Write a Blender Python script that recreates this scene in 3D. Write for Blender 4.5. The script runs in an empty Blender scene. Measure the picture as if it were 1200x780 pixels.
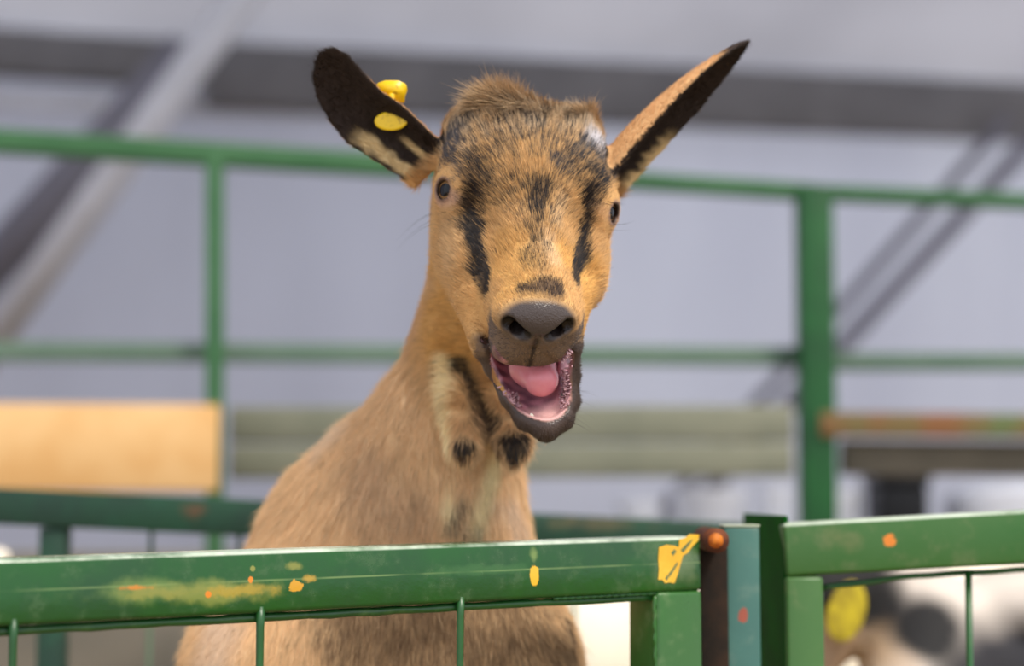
import bpy, bmesh, math, random, os
import numpy as np
from mathutils import Vector, Matrix
random.seed(7); RNG = np.random.default_rng(7)
NOFUR = False
C = bpy.context.scene.collection
sc = bpy.context.scene

# ------------------------------------------------------------------ camera
H = 1.13                      # camera height (m)
FPX = 2000.0                  # focal length in pixels of the 1200x780 frame
PITCH = math.atan(192.0 / FPX)
cam_d = bpy.data.cameras.new('camera'); cam = bpy.data.objects.new('camera', cam_d); C.objects.link(cam)
cam_d.sensor_width = 36.0; cam_d.lens = FPX * 36.0 / 1200.0
cam.location = (0, 0, H); cam.rotation_euler = (math.pi / 2 + PITCH, 0, 0)
cam_d.clip_start = 0.05; cam_d.clip_end = 100
cam_d.dof.use_dof = True; cam_d.dof.focus_distance = 1.20; cam_d.dof.aperture_fstop = 2.7
sc.camera = cam

# ------------------------------------------------------------------ world, sun, exposure
w = bpy.data.worlds.new('world'); sc.world = w; w.use_nodes = True
bgn = w.node_tree.nodes['Background']
bgn.inputs[0].default_value = (0.86, 0.90, 1.0, 1); bgn.inputs[1].default_value = 1.30
def light(name, kind, loc, rot, energy, col, **k):
    d = bpy.data.lights.new(name, kind); d.energy = energy; d.color = col
    for a, v in k.items(): setattr(d, a, v)
    o = bpy.data.objects.new(name, d); C.objects.link(o); o.location = loc; o.rotation_euler = rot
    return o
sun = light('sun', 'SUN', (2, -1, 6), (0, 0, 0), 3.3, (1.0, 0.93, 0.82), angle=math.radians(14))
sun.rotation_euler = Vector((-0.38, 0.45, -0.80)).to_track_quat('-Z', 'Y').to_euler()
sc.view_settings.view_transform = 'Standard'; sc.view_settings.look = 'None'
sc.view_settings.exposure = 0.12; sc.view_settings.gamma = 1.0
sc.view_settings.use_curve_mapping = False

# ------------------------------------------------------------------ helpers
CP, SP = math.cos(PITCH), math.sin(PITCH)
def at(px, py, y):
    """the world point seen at pixel px, py of the photograph at world depth y"""
    u = (px - 600.0) / FPX; v = -(py - 390.0) / FPX
    d = Vector((u, CP - v * SP, SP + v * CP))
    return Vector((0, 0, H)) + d * (y / d.y)
def proj(P):
    P = np.asarray(P, float); q = P - np.array([0, 0, H])
    f = q[..., 1] * CP + q[..., 2] * SP; up = -q[..., 1] * SP + q[..., 2] * CP
    return np.stack([600 + FPX * q[..., 0] / f, 390 - FPX * up / f], -1)
def srgb(r, g, b):
    f = lambda c: (c / 255.0 / 12.92) if c / 255.0 <= 0.04045 else ((c / 255.0 + 0.055) / 1.055) ** 2.4
    return (f(r), f(g), f(b), 1.0)
def S3(r, g, b): return np.array(srgb(r, g, b)[:3])

def tag(o, label=None, cat=None, group=None, kind=None):
    if label: o['label'] = label
    if cat: o['category'] = cat
    if group: o['group'] = group
    if kind: o['kind'] = kind
    return o
def empty(name, loc=(0, 0, 0), rz=0.0):
    o = bpy.data.objects.new(name, None); C.objects.link(o); o.location = loc; o.rotation_euler = (0, 0, rz)
    o.empty_display_size = 0.05
    return o
def link_mesh(name, me, mat=None, parent=None):
    o = bpy.data.objects.new(name, me); C.objects.link(o)
    if mat is not None:
        me.materials.clear(); me.materials.append(mat)
    if parent is not None:
        o.parent = parent
        bpy.context.view_layer.update() if False else None
        o.matrix_parent_inverse = Matrix.Translation(-Vector(parent.location)) if parent.rotation_euler.z == 0 else (Matrix.LocRotScale(parent.location, parent.rotation_euler, None)).inverted()
    return o
def bm_obj(name, bm, mat=None, parent=None, smooth=False):
    me = bpy.data.meshes.new(name); bm.to_mesh(me); bm.free()
    if smooth:
        me.polygons.foreach_set('use_smooth', [True] * len(me.polygons))
    return link_mesh(name, me, mat, parent)
def frame(p0, p1, up=(0, 0, 1)):
    x = (Vector(p1) - Vector(p0)).normalized(); z = Vector(up); z = (z - x * z.dot(x)).normalized(); y = z.cross(x)
    return Matrix(((x.x, y.x, z.x, p0[0]), (x.y, y.y, z.y, p0[1]), (x.z, y.z, z.z, p0[2]), (0, 0, 0, 1)))
def bar(name, p0, p1, wy, hz, mat, parent=None, up=(0, 0, 1), bevel=0.002, seg=2, hollow=False):
    """box bar from p0 to p1 (centre line): wy across, hz along up; object coordinates run along the bar"""
    L = (Vector(p1) - Vector(p0)).length
    bm = bmesh.new(); bmesh.ops.create_cube(bm, size=1)
    bmesh.ops.scale(bm, vec=(L, wy, hz), verts=bm.verts); bmesh.ops.translate(bm, vec=(L / 2, 0, 0), verts=bm.verts)
    if bevel: bmesh.ops.bevel(bm, geom=bm.edges[:], offset=bevel, segments=seg, affect='EDGES', profile=0.5)
    o = bm_obj(name, bm, mat, None, smooth=bevel > 0)
    M = frame(p0, p1, up)
    if bevel:
        for p in o.data.polygons: pass
    return place(o, M, parent)
def place(o, M, parent):
    if parent is not None:
        o.parent = parent
        PM = Matrix.LocRotScale(parent.location, parent.rotation_euler, None)
        o.matrix_parent_inverse = PM.inverted()
    o.matrix_basis = M
    return o
def rod(name, pts, r, mat, parent=None, n=10, ends=True, bump=0.0):
    """tube through pts"""
    bm = bmesh.new(); rings = []
    pts = [Vector(p) for p in pts]
    for i, p in enumerate(pts):
        d = (pts[min(i + 1, len(pts) - 1)] - pts[max(i - 1, 0)]).normalized()
        a = d.cross(Vector((0, 0, 1)));
        if a.length < 0.1: a = d.cross(Vector((1, 0, 0)))
        a.normalize(); b = d.cross(a)
        rr = r[i] if isinstance(r, (list, tuple)) else r
        rr *= 1 + bump * random.uniform(-1, 1)
        rings.append([bm.verts.new(p + (a * math.cos(t * 2 * math.pi / n) + b * math.sin(t * 2 * math.pi / n)) * rr) for t in range(n)])
    for A, B in zip(rings, rings[1:]):
        for t in range(n): bm.faces.new((A[t], A[(t + 1) % n], B[(t + 1) % n], B[t]))
    if ends:
        bm.faces.new(rings[0][::-1]); bm.faces.new(rings[-1])
    bmesh.ops.recalc_face_normals(bm, faces=bm.faces)
    o = bm_obj(name, bm, mat, None, smooth=True)
    return place(o, Matrix.Identity(4), parent)

# ------------------------------------------------------------------ materials
def new_mat(name):
    m = bpy.data.materials.new(name); m.use_nodes = True
    nt = m.node_tree; b = nt.nodes['Principled BSDF']
    return m, nt, b
def N(nt, typ, **k):
    n = nt.nodes.new(typ)
    for a, v in k.items():
        if a in ('op',): n.operation = v
        elif a == 'inp':
            for kk, vv in v.items(): n.inputs[kk].default_value = vv
        else: setattr(n, a, v)
    return n
def noise(nt, vec, scale, detail=4, rough=0.55, dist=0.0):
    n = N(nt, 'ShaderNodeTexNoise', inp={'Scale': scale, 'Detail': detail, 'Roughness': rough, 'Distortion': dist})
    nt.links.new(vec, n.inputs['Vector']); return n.outputs['Fac']
def ramp(nt, fac, lo, hi):
    n = N(nt, 'ShaderNodeMapRange', inp={'From Min': lo, 'From Max': hi}); n.interpolation_type = 'SMOOTHSTEP'
    nt.links.new(fac, n.inputs['Value']); return n.outputs['Result']
def mixc(nt, fac, a, b):
    n = N(nt, 'ShaderNodeMix', data_type='RGBA')
    if isinstance(fac, (int, float)): n.inputs[0].default_value = fac
    else: nt.links.new(fac, n.inputs[0])
    for s, i in ((a, 6), (b, 7)):
        if isinstance(s, tuple): n.inputs[i].default_value = s
        else: nt.links.new(s, n.inputs[i])
    return n.outputs[2]
def math_(nt, op, a, b=None):
    n = N(nt, 'ShaderNodeMath', op=op)
    for i, s in enumerate((a, b)):
        if s is None: continue
        if isinstance(s, (int, float)): n.inputs[i].default_value = s
        else: nt.links.new(s, n.inputs[i])
    return n.outputs[0]
def coords(nt): return N(nt, 'ShaderNodeTexCoord').outputs['Object']
def bump(nt, b, h, strength=0.3, dist=0.001):
    n = N(nt, 'ShaderNodeBump', inp={'Strength': strength, 'Distance': dist})
    nt.links.new(h, n.inputs['Height']); nt.links.new(n.outputs['Normal'], b.inputs['Normal'])

def paint(name, base, dark, worn, rough=0.32, patches=(), wornamt=0.60, rustamt=0.70, seam=None, topglint=None):
    """oil-painted steel: uneven green coats, dull worn areas, rust freckles; patches = (x, z, rx, rz, colour, amount) in bar coordinates"""
    m, nt, b = new_mat(name); co = coords(nt)
    n1 = noise(nt, co, 9, 5, 0.6); n2 = noise(nt, co, 45, 5, 0.65); n3 = noise(nt, co, 160, 3, 0.6)
    col = mixc(nt, ramp(nt, n1, 0.35, 0.65), base, dark)
    col = mixc(nt, math_(nt, 'MULTIPLY', ramp(nt, n2, 0.50, 0.75), 0.55), col, worn)
    rn = noise(nt, co, 28, 6, 0.7)
    col = mixc(nt, ramp(nt, rn, rustamt, rustamt + 0.06), col, srgb(122, 58, 28))
    sep = N(nt, 'ShaderNodeSeparateXYZ'); nt.links.new(co, sep.inputs[0])
    rg = math_(nt, 'ADD', math_(nt, 'MULTIPLY', n2, 0.22), rough - 0.10)
    if seam is not None:
        dz = math_(nt, 'ABSOLUTE', math_(nt, 'SUBTRACT', sep.outputs['Z'], seam))
        sm = math_(nt, 'MULTIPLY', math_(nt, 'SUBTRACT', 1.0, ramp(nt, dz, 0.0002, 0.0010)), ramp(nt, noise(nt, co, 14, 3), 0.35, 0.6))
        col = mixc(nt, math_(nt, 'MULTIPLY', sm, 0.38), col, srgb(150, 175, 110))
    for (x, z, rx, rz, c, thr, sc_) in patches:
        dx = math_(nt, 'DIVIDE', math_(nt, 'SUBTRACT', sep.outputs['X'], x), rx)
        dz = math_(nt, 'DIVIDE', math_(nt, 'SUBTRACT', sep.outputs['Z'], z), rz)
        rr = math_(nt, 'SQRT', math_(nt, 'ADD', math_(nt, 'MULTIPLY', dx, dx), math_(nt, 'MULTIPLY', dz, dz)))
        nn = noise(nt, co, sc_, 5, 0.6)
        v = math_(nt, 'ADD', rr, math_(nt, 'MULTIPLY', math_(nt, 'SUBTRACT', nn, 0.5), 2.6))
        mk = math_(nt, 'SUBTRACT', 1.0, ramp(nt, v, 1.0 - (0.15 if thr > 0.88 else 0.75), 1.0 + (0.04 if thr > 0.88 else 0.25)))
        col = mixc(nt, math_(nt, 'MULTIPLY', mk, thr), col, c)
    if topglint:
        tm = math_(nt, 'MULTIPLY', ramp(nt, sep.outputs['Z'], topglint - 0.0015, topglint), ramp(nt, noise(nt, co, 12, 4, 0.7), 0.30, 0.62))  # highlight along the bar's top, painted in as a pale broken band
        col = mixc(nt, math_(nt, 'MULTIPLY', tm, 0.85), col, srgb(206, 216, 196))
    nt.links.new(col, b.inputs['Base Color']); nt.links.new(rg, b.inputs['Roughness'])
    b.inputs['Specular IOR Level'].default_value = 0.5
    bump(nt, b, math_(nt, 'ADD', n3, n2), 0.25, 0.0006)
    return m
def simple(name, col, rough=0.7, col2=None, scale=8, bumps=0.0, spec=0.3, metal=0.0):
    m, nt, b = new_mat(name); co = coords(nt); n1 = noise(nt, co, scale, 5, 0.6)
    c = mixc(nt, ramp(nt, n1, 0.3, 0.7), col, col2 or tuple(list(x * 0.8 for x in col[:3]) + [1]))
    nt.links.new(c, b.inputs['Base Color']); b.inputs['Roughness'].default_value = rough
    b.inputs['Specular IOR Level'].default_value = spec; b.inputs['Metallic'].default_value = metal
    if bumps: bump(nt, b, n1, bumps, 0.002)
    return m
YEL = srgb(222, 172, 42); ORG = srgb(214, 124, 30); OCH = srgb(132, 132, 58)
M = {}
def fabric(name, col, col2, trans, tint=(0.8, 0.84, 1, 1)):
    m, nt, b = new_mat(name); co = coords(nt)
    mp = N(nt, 'ShaderNodeMapping'); mp.inputs['Scale'].default_value = (1.0, 1.0, 0.25); nt.links.new(co, mp.inputs[0])
    n1 = noise(nt, mp.outputs[0], 1.2, 4, 0.5)
    c = mixc(nt, ramp(nt, n1, 0.3, 0.7), col, col2)
    d = N(nt, 'ShaderNodeBsdfDiffuse'); t = N(nt, 'ShaderNodeBsdfTranslucent'); mx = N(nt, 'ShaderNodeMixShader')
    nt.links.new(c, d.inputs[0]); nt.links.new(c, t.inputs[0]); mx.inputs[0].default_value = trans
    nt.links.new(d.outputs[0], mx.inputs[1]); nt.links.new(t.outputs[0], mx.inputs[2])
    nt.links.new(mx.outputs[0], nt.nodes['Material Output'].inputs[0]); nt.nodes.remove(b)
    return m
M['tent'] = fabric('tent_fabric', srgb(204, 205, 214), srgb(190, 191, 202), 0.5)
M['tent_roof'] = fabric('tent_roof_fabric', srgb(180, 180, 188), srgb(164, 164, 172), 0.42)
M['floor'] = simple('straw_floor', srgb(168, 142, 96), 0.9, srgb(110, 88, 58), 30, 0.5)
M['beam'] = simple('dark_truss', srgb(112, 110, 112), 0.6, srgb(96, 94, 96), 3)
M['strut_pale'] = simple('pale_strut', srgb(205, 205, 212), 0.5, srgb(190, 190, 196), 3)
M['strut_dark'] = simple('dark_strut', srgb(120, 118, 128), 0.6, srgb(110, 108, 118), 3)
M['board_new'] = simple('new_pine', srgb(214, 174, 120), 0.7, srgb(204, 158, 100), 10)
M['board_old'] = simple('weathered_board', srgb(126, 126, 108), 0.8, srgb(108, 110, 94), 5)
M['board_low'] = simple('grey_board', srgb(142, 136, 124), 0.8, srgb(126, 122, 112), 5)
M['board_brown'] = simple('brown_board', srgb(112, 104, 90), 0.8, srgb(96, 90, 78), 5)
M['rail_far'] = simple('far_green_paint', srgb(56, 98, 60), 0.5, srgb(44, 88, 50), 6)
M['rail_far_pale'] = simple('far_pale_green_paint', srgb(94, 114, 98), 0.5, srgb(84, 106, 90), 6)
M['post_far'] = simple('far_post_green_paint', srgb(18, 80, 32), 0.5, srgb(12, 64, 26), 8)
M['rust_rail'] = simple('rusty_green_rail', srgb(86, 106, 64), 0.6, srgb(126, 84, 50), 7)
M['white'] = simple('white_plastic', srgb(236, 238, 246), 0.4, srgb(222, 224, 232), 3)
M['black'] = simple('black_plastic', srgb(26, 26, 28), 0.4, srgb(20, 20, 22), 3)
M['wire'] = paint('painted_wire', srgb(30, 86, 34), srgb(24, 70, 28), srgb(70, 104, 50), 0.35)
G1, G1d, G1w = srgb(16, 78, 16), srgb(20, 66, 26), srgb(70, 98, 60)

# ------------------------------------------------------------------ the setting: floor, tent walls and roof
def quad_sheet(name, corners, nx, nz, mat, sag=0.02, seed=1, thick=0.0):
    """a fabric sheet between four corners (a,b,c,d) with slow folds"""
    a, b, c, d = [Vector(v) for v in corners]; bm = bmesh.new(); vs = []
    nrm = (b - a).cross(d - a).normalized()
    for j in range(nz + 1):
        row = []
        for i in range(nx + 1):
            s, t = i / nx, j / nz
            p = a.lerp(b, s).lerp(d.lerp(c, s), t)
            wv = math.sin(s * 37 + 2.2 * t * seed) * 0.5 + math.sin(s * 17 + seed + t * 5) * 0.6 + math.sin(t * 9 + s * 6) * 0.5
            row.append(bm.verts.new(p + nrm * sag * wv))
        vs.append(row)
    for j in range(nz):
        for i in range(nx): bm.faces.new((vs[j][i], vs[j][i + 1], vs[j + 1][i + 1], vs[j + 1][i]))
    return bm_obj(name, bm, mat, None, smooth=True)
fl = bmesh.new()
gn = 40
vv = [[fl.verts.new((-9 + 18 * i / gn, -3 + 13 * j / gn, random.uniform(-0.006, 0.006))) for i in range(gn + 1)] for j in range(gn + 1)]
for j in range(gn):
    for i in range(gn): fl.faces.new((vv[j][i], vv[j][i + 1], vv[j + 1][i + 1], vv[j + 1][i]))
o = bm_obj('floor', fl, M['floor'], None, True); tag(o, kind='structure')
EL, ER = Vector((-5.6, 6.1, 2.86)), Vector((5.6, 8.2, 2.86))      # eave line: the wall recedes to the right
M['tent_shaded'] = fabric('tent_fabric_shaded', srgb(186, 187, 198), srgb(172, 173, 184), 0.42)  # dimmer left side of the tent, its shading put into the fabric colour
EM = EL.lerp(ER, 0.50)
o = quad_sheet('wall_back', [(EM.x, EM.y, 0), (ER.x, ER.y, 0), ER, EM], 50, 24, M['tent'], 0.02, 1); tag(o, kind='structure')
o = quad_sheet('wall_rear', [(EL.x, EL.y, 0), (EM.x, EM.y, 0), EM, EL], 50, 24, M['tent_shaded'], 0.02, 4); tag(o, kind='structure')
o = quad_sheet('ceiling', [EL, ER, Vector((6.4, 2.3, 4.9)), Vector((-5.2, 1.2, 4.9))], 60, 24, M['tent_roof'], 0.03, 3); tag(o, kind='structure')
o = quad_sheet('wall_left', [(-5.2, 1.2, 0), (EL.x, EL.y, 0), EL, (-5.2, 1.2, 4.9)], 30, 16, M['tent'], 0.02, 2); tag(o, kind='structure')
# eave beam: a flat dark box beam under the roof edge
b0, b1 = at(-500, 40, 5.75), at(290, 84, 6.35)
t = bar('trim_1', at(-850, 6, 5.68), at(330, 84, 6.75), 0.12, 0.17, M['beam']); tag(t, kind='structure')
t = bar('trim_2', at(240, 88, 6.55), at(1400, 142, 7.55), 0.12, 0.24, M['beam']); tag(t, kind='structure')
t = bar('trim_3', at(-200, 112, 6.3), at(420, 132, 6.9), 0.05, 0.05, M['strut_pale']); tag(t, kind='structure')
for k, (p0, p1, r, m, lab) in enumerate([
        ((302, -30, 5.2), (-60, 470, 5.7), 0.056, 'strut_pale', 'thick pale tent pole slanting behind the thin green post'),
        ((222, 60, 6.1), (-90, 400, 6.3), 0.085, 'strut_dark', 'dark tent brace beside the thick pale slanting pole'),
        ((1260, 110, 6.8), (509, 920, 6.5), 0.035, 'strut_dark', 'dark thin tent brace slanting behind the thick green post'),
        ((1180, 140, 7.0), (420, 1000, 6.5), 0.025, 'strut_dark', 'faintest thin tent brace, passing behind the thick green post')]):
    a, b = at(*p0), at(*p1)
    o = rod('tent_brace', [a, b], r, M[m], None, 12); tag(o, lab, 'pole', 'slanting tent braces')

# ------------------------------------------------------------------ far railing with boards
R0 = at(-260, 150, 2.9)
far = empty('far_railing', (R0.x, R0.y, 0)); tag(far, 'tall blurred green railing with square posts standing across the back', 'railing')
bar('top_rail', at(-260, 150, 2.95), at(600, 203, 3.15), 0.04, 0.040, M['rail_far'], far)
bar('top_rail', at(600, 203, 3.15), at(955, 226, 3.2), 0.035, 0.030, M['rail_far'], far)
bar('top_rail', at(955, 226, 3.2), at(1440, 246, 3.3), 0.035, 0.028, M['rail_far'], far)
bar('middle_rail', at(-260, 410, 3.05), at(955, 418, 3.25), 0.03, 0.036, M['rail_far_pale'], far)
bar('middle_rail', at(955, 424, 3.25), at(1440, 424, 3.35), 0.03, 0.034, M['rail_far_pale'], far)
def vpost(px0, py0, px1, py1, y, wd, mat, name='post', parent=far):
    a, b = at(px0, py0, y), at(px1, py1, y); d = (b - a); k = (0.0 - a.z) / d.z
    return bar(name, a + d * k if False else Vector((b.x, b.y, 0)), a, wd, wd, mat, parent, up=(0, 1, 0))
vpost(252, 178, 264, 560, 3.06, 0.030, M['rail_far'])
vpost(953, 220, 955, 580, 3.2, 0.064, M['post_far'])
vpost(1490, 230, 1490, 600, 3.3, 0.064, M['post_far'])
vpost(-240, 160, -236, 600, 2.98, 0.032, M['rail_far'])
o = bar('rusty_rail', at(960, 497, 3.18), at(1500, 502, 3.2), 0.04, 0.045, M['rust_rail'], far)
def board(p0, p1, wy, hz, mat, lab, group=None):
    o = bar('board', p0, p1, wy, hz, mat, bevel=0.004); tag(o, lab, 'board', group); return o
board(at(-330, 522, 2.93), at(256, 525, 2.98), 0.03, 0.150, M['board_new'], 'pale yellow new pine board fixed low on the far green railing')
board(at(270, 498, 3.14), at(928, 496, 3.17), 0.03, 0.066, M['board_old'], 'grey-green weathered board on the far railing, upper of two behind the goat')
board(at(270, 541, 3.14), at(928, 538, 3.17), 0.03, 0.062, M['board_old'], 'grey-green weathered board on the far railing, lower of two behind the goat')
board(at(985, 536, 3.22), at(1500, 540, 3.24), 0.03, 0.065, M['board_brown'], 'brown-grey board under the rusty rail right of the thick green post')
lw = board(at(-400, 735, 3.4), at(640, 735, 3.5), 0.03, 0.30, M['board_low'], 'wide grey board low behind the pen, seen under the front gate rail')
# white tubs and a black box hung on a shelf rail behind the boards
def tub(px, y, r, h, lab, ztop):
    c = at(px, 590, y); t = empty('feed_tub', (c.x, c.y, ztop - h)); tag(t, lab, 'tub', 'white tubs behind the railing')
    bm = bmesh.new(); prof = [(0.0, 0.0), (r * 0.78, 0.0), (r * 0.84, h * 0.1), (r, h * 0.95), (r * 1.06, h), (r * 0.98, h), (r * 0.94, h * 0.93), (r * 0.76, h * 0.06), (0, h * 0.06)]
    rings = []
    for (q, z) in prof: rings.append([bm.verts.new((c.x + q * math.cos(a * math.pi / 12), c.y + q * math.sin(a * math.pi / 12), ztop - h + z)) for a in range(24)])
    for A, B in zip(rings, rings[1:]):
        for k in range(24): bm.faces.new((A[k], A[(k + 1) % 24], B[(k + 1) % 24], B[k]))
    bmesh.ops.remove_doubles(bm, verts=bm.verts, dist=1e-5); bmesh.ops.recalc_face_normals(bm, faces=bm.faces)
    o = bm_obj('bowl', bm, M['white'], None, True); place(o, Matrix.Identity(4), t)
    rod('handle', [(c.x - r, c.y - 0.01, ztop - 0.02), (c.x - r * 0.8, c.y - r - 0.02, ztop - h * 0.45), (c.x, c.y - r * 1.2, ztop - h * 0.6), (c.x + r * 0.8, c.y - r - 0.02, ztop - h * 0.45), (c.x + r, c.y - 0.01, ztop - 0.02)], 0.003, M['white'], t)
sh0 = at(560, 640, 4.3)
shelf = bar('shelf', (sh0.x - 0.6, 4.3, 0.93), (sh0.x + 3.0, 4.3, 0.93), 0.5, 0.04, M['board_brown'], bevel=0.004)
tag(shelf, 'long brown bench board behind the railing carrying white tubs', 'bench')
for k in range(4):
    xx = sh0.x - 0.5 + k * 0.95
    bar('leg', (xx, 4.3, 0.0), (xx, 4.3, 0.911), 0.05, 0.05, M['board_brown'], shelf, up=(0, 1, 0))
tub(832, 4.3, 0.095, 0.20, 'white round feed tub on the bench left of the thick green post', 1.15)
tub(748, 4.3, 0.055, 0.17, 'small white round tub on the bench, left of the largest tub', 1.12)
tub(985, 4.3, 0.05, 0.20, 'narrow white tub on the bench right of the thick green post', 1.15)
tub(908, 4.3, 0.045, 0.21, 'slim white tub on the bench just left of the thick green post', 1.16)
bx = at(1050, 590, 4.3)
t = empty('black_crate', (bx.x, 4.3, 0.95)); tag(t, 'black box on the bench between white tub and white sack', 'box')
bar('crate_body', (bx.x - 0.060, 4.3, 1.055), (bx.x + 0.060, 4.3, 1.055), 0.2, 0.21, M['black'], t, bevel=0.008)
bar('lid', (bx.x - 0.066, 4.3, 1.172), (bx.x + 0.066, 4.3, 1.172), 0.22, 0.026, M['black'], t, bevel=0.008)
sk = at(1215, 590, 4.3)
bm = bmesh.new(); bmesh.ops.create_cube(bm, size=1); bmesh.ops.scale(bm, vec=(0.42, 0.3, 0.22), verts=bm.verts)
bmesh.ops.subdivide_edges(bm, edges=bm.edges[:], cuts=5, use_grid_fill=True)
for v in bm.verts:
    p = v.co; k = 1 - 0.35 * (abs(p.x) / 0.21) ** 3; v.co = Vector((p.x, p.y * k, p.z * (1 - 0.3 * (abs(p.x) / 0.21) ** 2) + 0.01 * math.sin(p.x * 40)))
bmesh.ops.translate(bm, vec=(sk.x, 4.3, 1.06), verts=bm.verts)
o = bm_obj('feed_sack', bm, M['white'], None, True); tag(o, 'white feed sack lying on the bench beside the black box', 'sack')

# ------------------------------------------------------------------ back rail of the pen
M['back_paint'] = paint('back_gate_paint', srgb(0, 58, 32), srgb(0, 44, 28), srgb(14, 74, 50), 0.6,
    patches=[(0.55, 0.006, 0.014, 0.009, srgb(110, 56, 26), 0.6, 60), (1.0, 0.012, 0.06, 0.008, srgb(96, 84, 50), 0.5, 60)], rustamt=0.72)
a, b = at(-330, 577, 1.97), at(872, 634, 1.97)
bg = empty('back_gate', (a.x, a.y, 0)); tag(bg, 'dark bluish-green steel pen gate standing behind the brown goat', 'gate')
bar('top_rail', a, b, 0.04, 0.041, M['back_paint'], bg)
Vx = (b - a).normalized()
bar('bottom_rail', a + Vector((0, 0, -0.85)), b + Vector((0, 0, -0.80)), 0.035, 0.035, M['back_paint'], bg)
for px in (-320, 81, 470, 866):
    p = at(px, 0, 1.97); s = (p.x - a.x) / (b.x - a.x); top = a.lerp(b, s)
    bar('post', (top.x, 1.97, 0.0), (top.x, 1.97, top.z - 0.021), 0.030, 0.030, M['back_paint'], bg, up=(0, 1, 0))
for px in (-230, -130, -30, 190, 290, 390, 570, 670, 770):
    p = at(px, 0, 1.97); s = (p.x - a.x) / (b.x - a.x); top = a.lerp(b, s)
    rod('wire', [(top.x, 1.97, 0.28), (top.x, 1.97, top.z - 0.020)], 0.0026, M['wire'], bg)

# ------------------------------------------------------------------ front gate
TB = 0.042
F0, F1 = at(0, 655, 1.077), at(822, 628, 1.338)        # top front edge of the rail
ux = (F1 - F0).normalized()
un = Vector((ux.y, -ux.x, 0)).normalized()             # front normal, towards the viewer
uz = un.cross(ux).normalized() * -1
if uz.z < 0: uz = -uz
Lr = (F1 - F0).length
def fx(px):                                            # distance along the rail of pixel column px
    lo, hi = 0.0, Lr
    for _ in range(40):
        m_ = (lo + hi) / 2; q = proj(F0 + ux * m_)[0]
        if q < px: lo = m_
        else: hi = m_
    return lo
EXT = 0.55
off = EXT
pt = lambda px, fz, rx, rz, c, a, s: (fx(px) + EXT, TB * (0.5 - fz), rx, rz, c, a, s)
M['front_paint'] = paint('front_gate_paint', G1, G1d, G1w, 0.24, seam=0.001, topglint=0.0195, rustamt=0.80, patches=[
    pt(165, 0.55, 0.045, 0.008, srgb(112, 134, 66), 0.55, 30), pt(250, 0.62, 0.040, 0.008, srgb(128, 136, 62), 0.75, 40),
    pt(190, 0.60, 0.030, 0.0045, OCH, 0.8, 110), pt(285, 0.62, 0.030, 0.004, srgb(170, 142, 46), 0.7, 120),
    pt(160, 0.50, 0.010, 0.0016, ORG, 0.7, 160), pt(346, 0.58, 0.0055, 0.0035, srgb(206, 150, 36), 0.9, 200), pt(362, 0.48, 0.006, 0.0028, srgb(190, 150, 50), 0.7, 200), pt(244, 0.66, 0.0025, 0.0025, ORG, 1.0, 60),
    pt(294, 0.45, 0.0016, 0.0020, ORG, 1.0, 60), pt(296, 0.28, 0.0022, 0.0022, OCH, 0.9, 60), pt(345, 0.26, 0.006, 0.003, OCH, 0.8, 70),
    pt(626, 0.58, 0.0040, 0.0060, YEL, 1.0, 50), pt(626, 0.25, 0.0035, 0.007, srgb(130, 150, 80), 0.6, 60),
    pt(784, 0.50, 0.030, 0.022, srgb(104, 120, 82), 0.75, 30), pt(560, 0.45, 0.05, 0.004, srgb(70, 116, 60), 0.35, 60)])
M['front_post_paint'] = paint('front_post_paint', srgb(40, 96, 26), srgb(46, 90, 34), srgb(100, 122, 78), 0.30, rustamt=0.80)
fg = empty('front_gate', (F0.x - ux.x * EXT, F0.y - ux.y * EXT, 0)); tag(fg, 'glossy green square-tube gate with yellow paint smears in front of the goat', 'gate')
def fr(s, back, down): return F0 + ux * s - un * back - uz * down
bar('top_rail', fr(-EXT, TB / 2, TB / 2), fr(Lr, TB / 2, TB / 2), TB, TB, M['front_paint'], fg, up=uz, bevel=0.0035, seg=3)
# mitred end post: front face, with the weld line at the rail
def vbar(s, back, top, bottom, wd, mat, name='post', parent=fg, dp=None):
    p = fr(s, back, top); q = Vector((p.x, p.y, bottom))
    return bar(name, q, Vector((p.x, p.y, p.z)), dp or wd, wd, mat, parent, up=ux, bevel=0.0035, seg=3)
vbar(Lr - TB / 2, TB / 2, TB - 0.0006, 0.06, TB, M['front_post_paint'])
vbar(-EXT + TB / 2, TB / 2, TB - 0.0006, 0.06, TB, M['front_post_paint'])
def hbar(down, hz, s0=-EXT + TB, s1=Lr - TB, name='middle_rail'):
    return bar(name, fr(s0, TB / 2, down), fr(s1, TB / 2, down), TB * 0.9, hz, M['front_post_paint'], fg, up=uz, bevel=0.0035, seg=2)
hbar(0.46, 0.038); hbar(0.98, 0.042, name='bottom_rail')
# the yellow number brushed on the corner (a broken block of yellow paint with a diagonal stroke)
YM = paint('yellow_marking', YEL, srgb(206, 152, 30), srgb(232, 190, 70), 0.45, rustamt=0.9)
def on_face(px, py):
    """point on the front face plane seen at pixel px, py"""
    d = at(px, py, 1.0) - Vector((0, 0, H)); o_ = Vector((0, 0, H)); k = (F0 - o_).dot(un) / d.dot(un); return o_ + d * k
def face_patch(name, poly, mat, parent, th=0.0005):
    bm = bmesh.new(); A = [bm.verts.new(on_face(*p) + un * th) for p in poly]; B = [bm.verts.new(on_face(*p) - un * 0.0004) for p in poly]
    bm.faces.new(A); n = len(poly)
    for i in range(n): bm.faces.new((A[i], B[i], B[(i + 1) % n], A[(i + 1) % n]))
    bmesh.ops.recalc_face_normals(bm, faces=bm.faces)
    o = bm_obj(name, bm, mat); return place(o, Matrix.Identity(4), parent)
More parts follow.
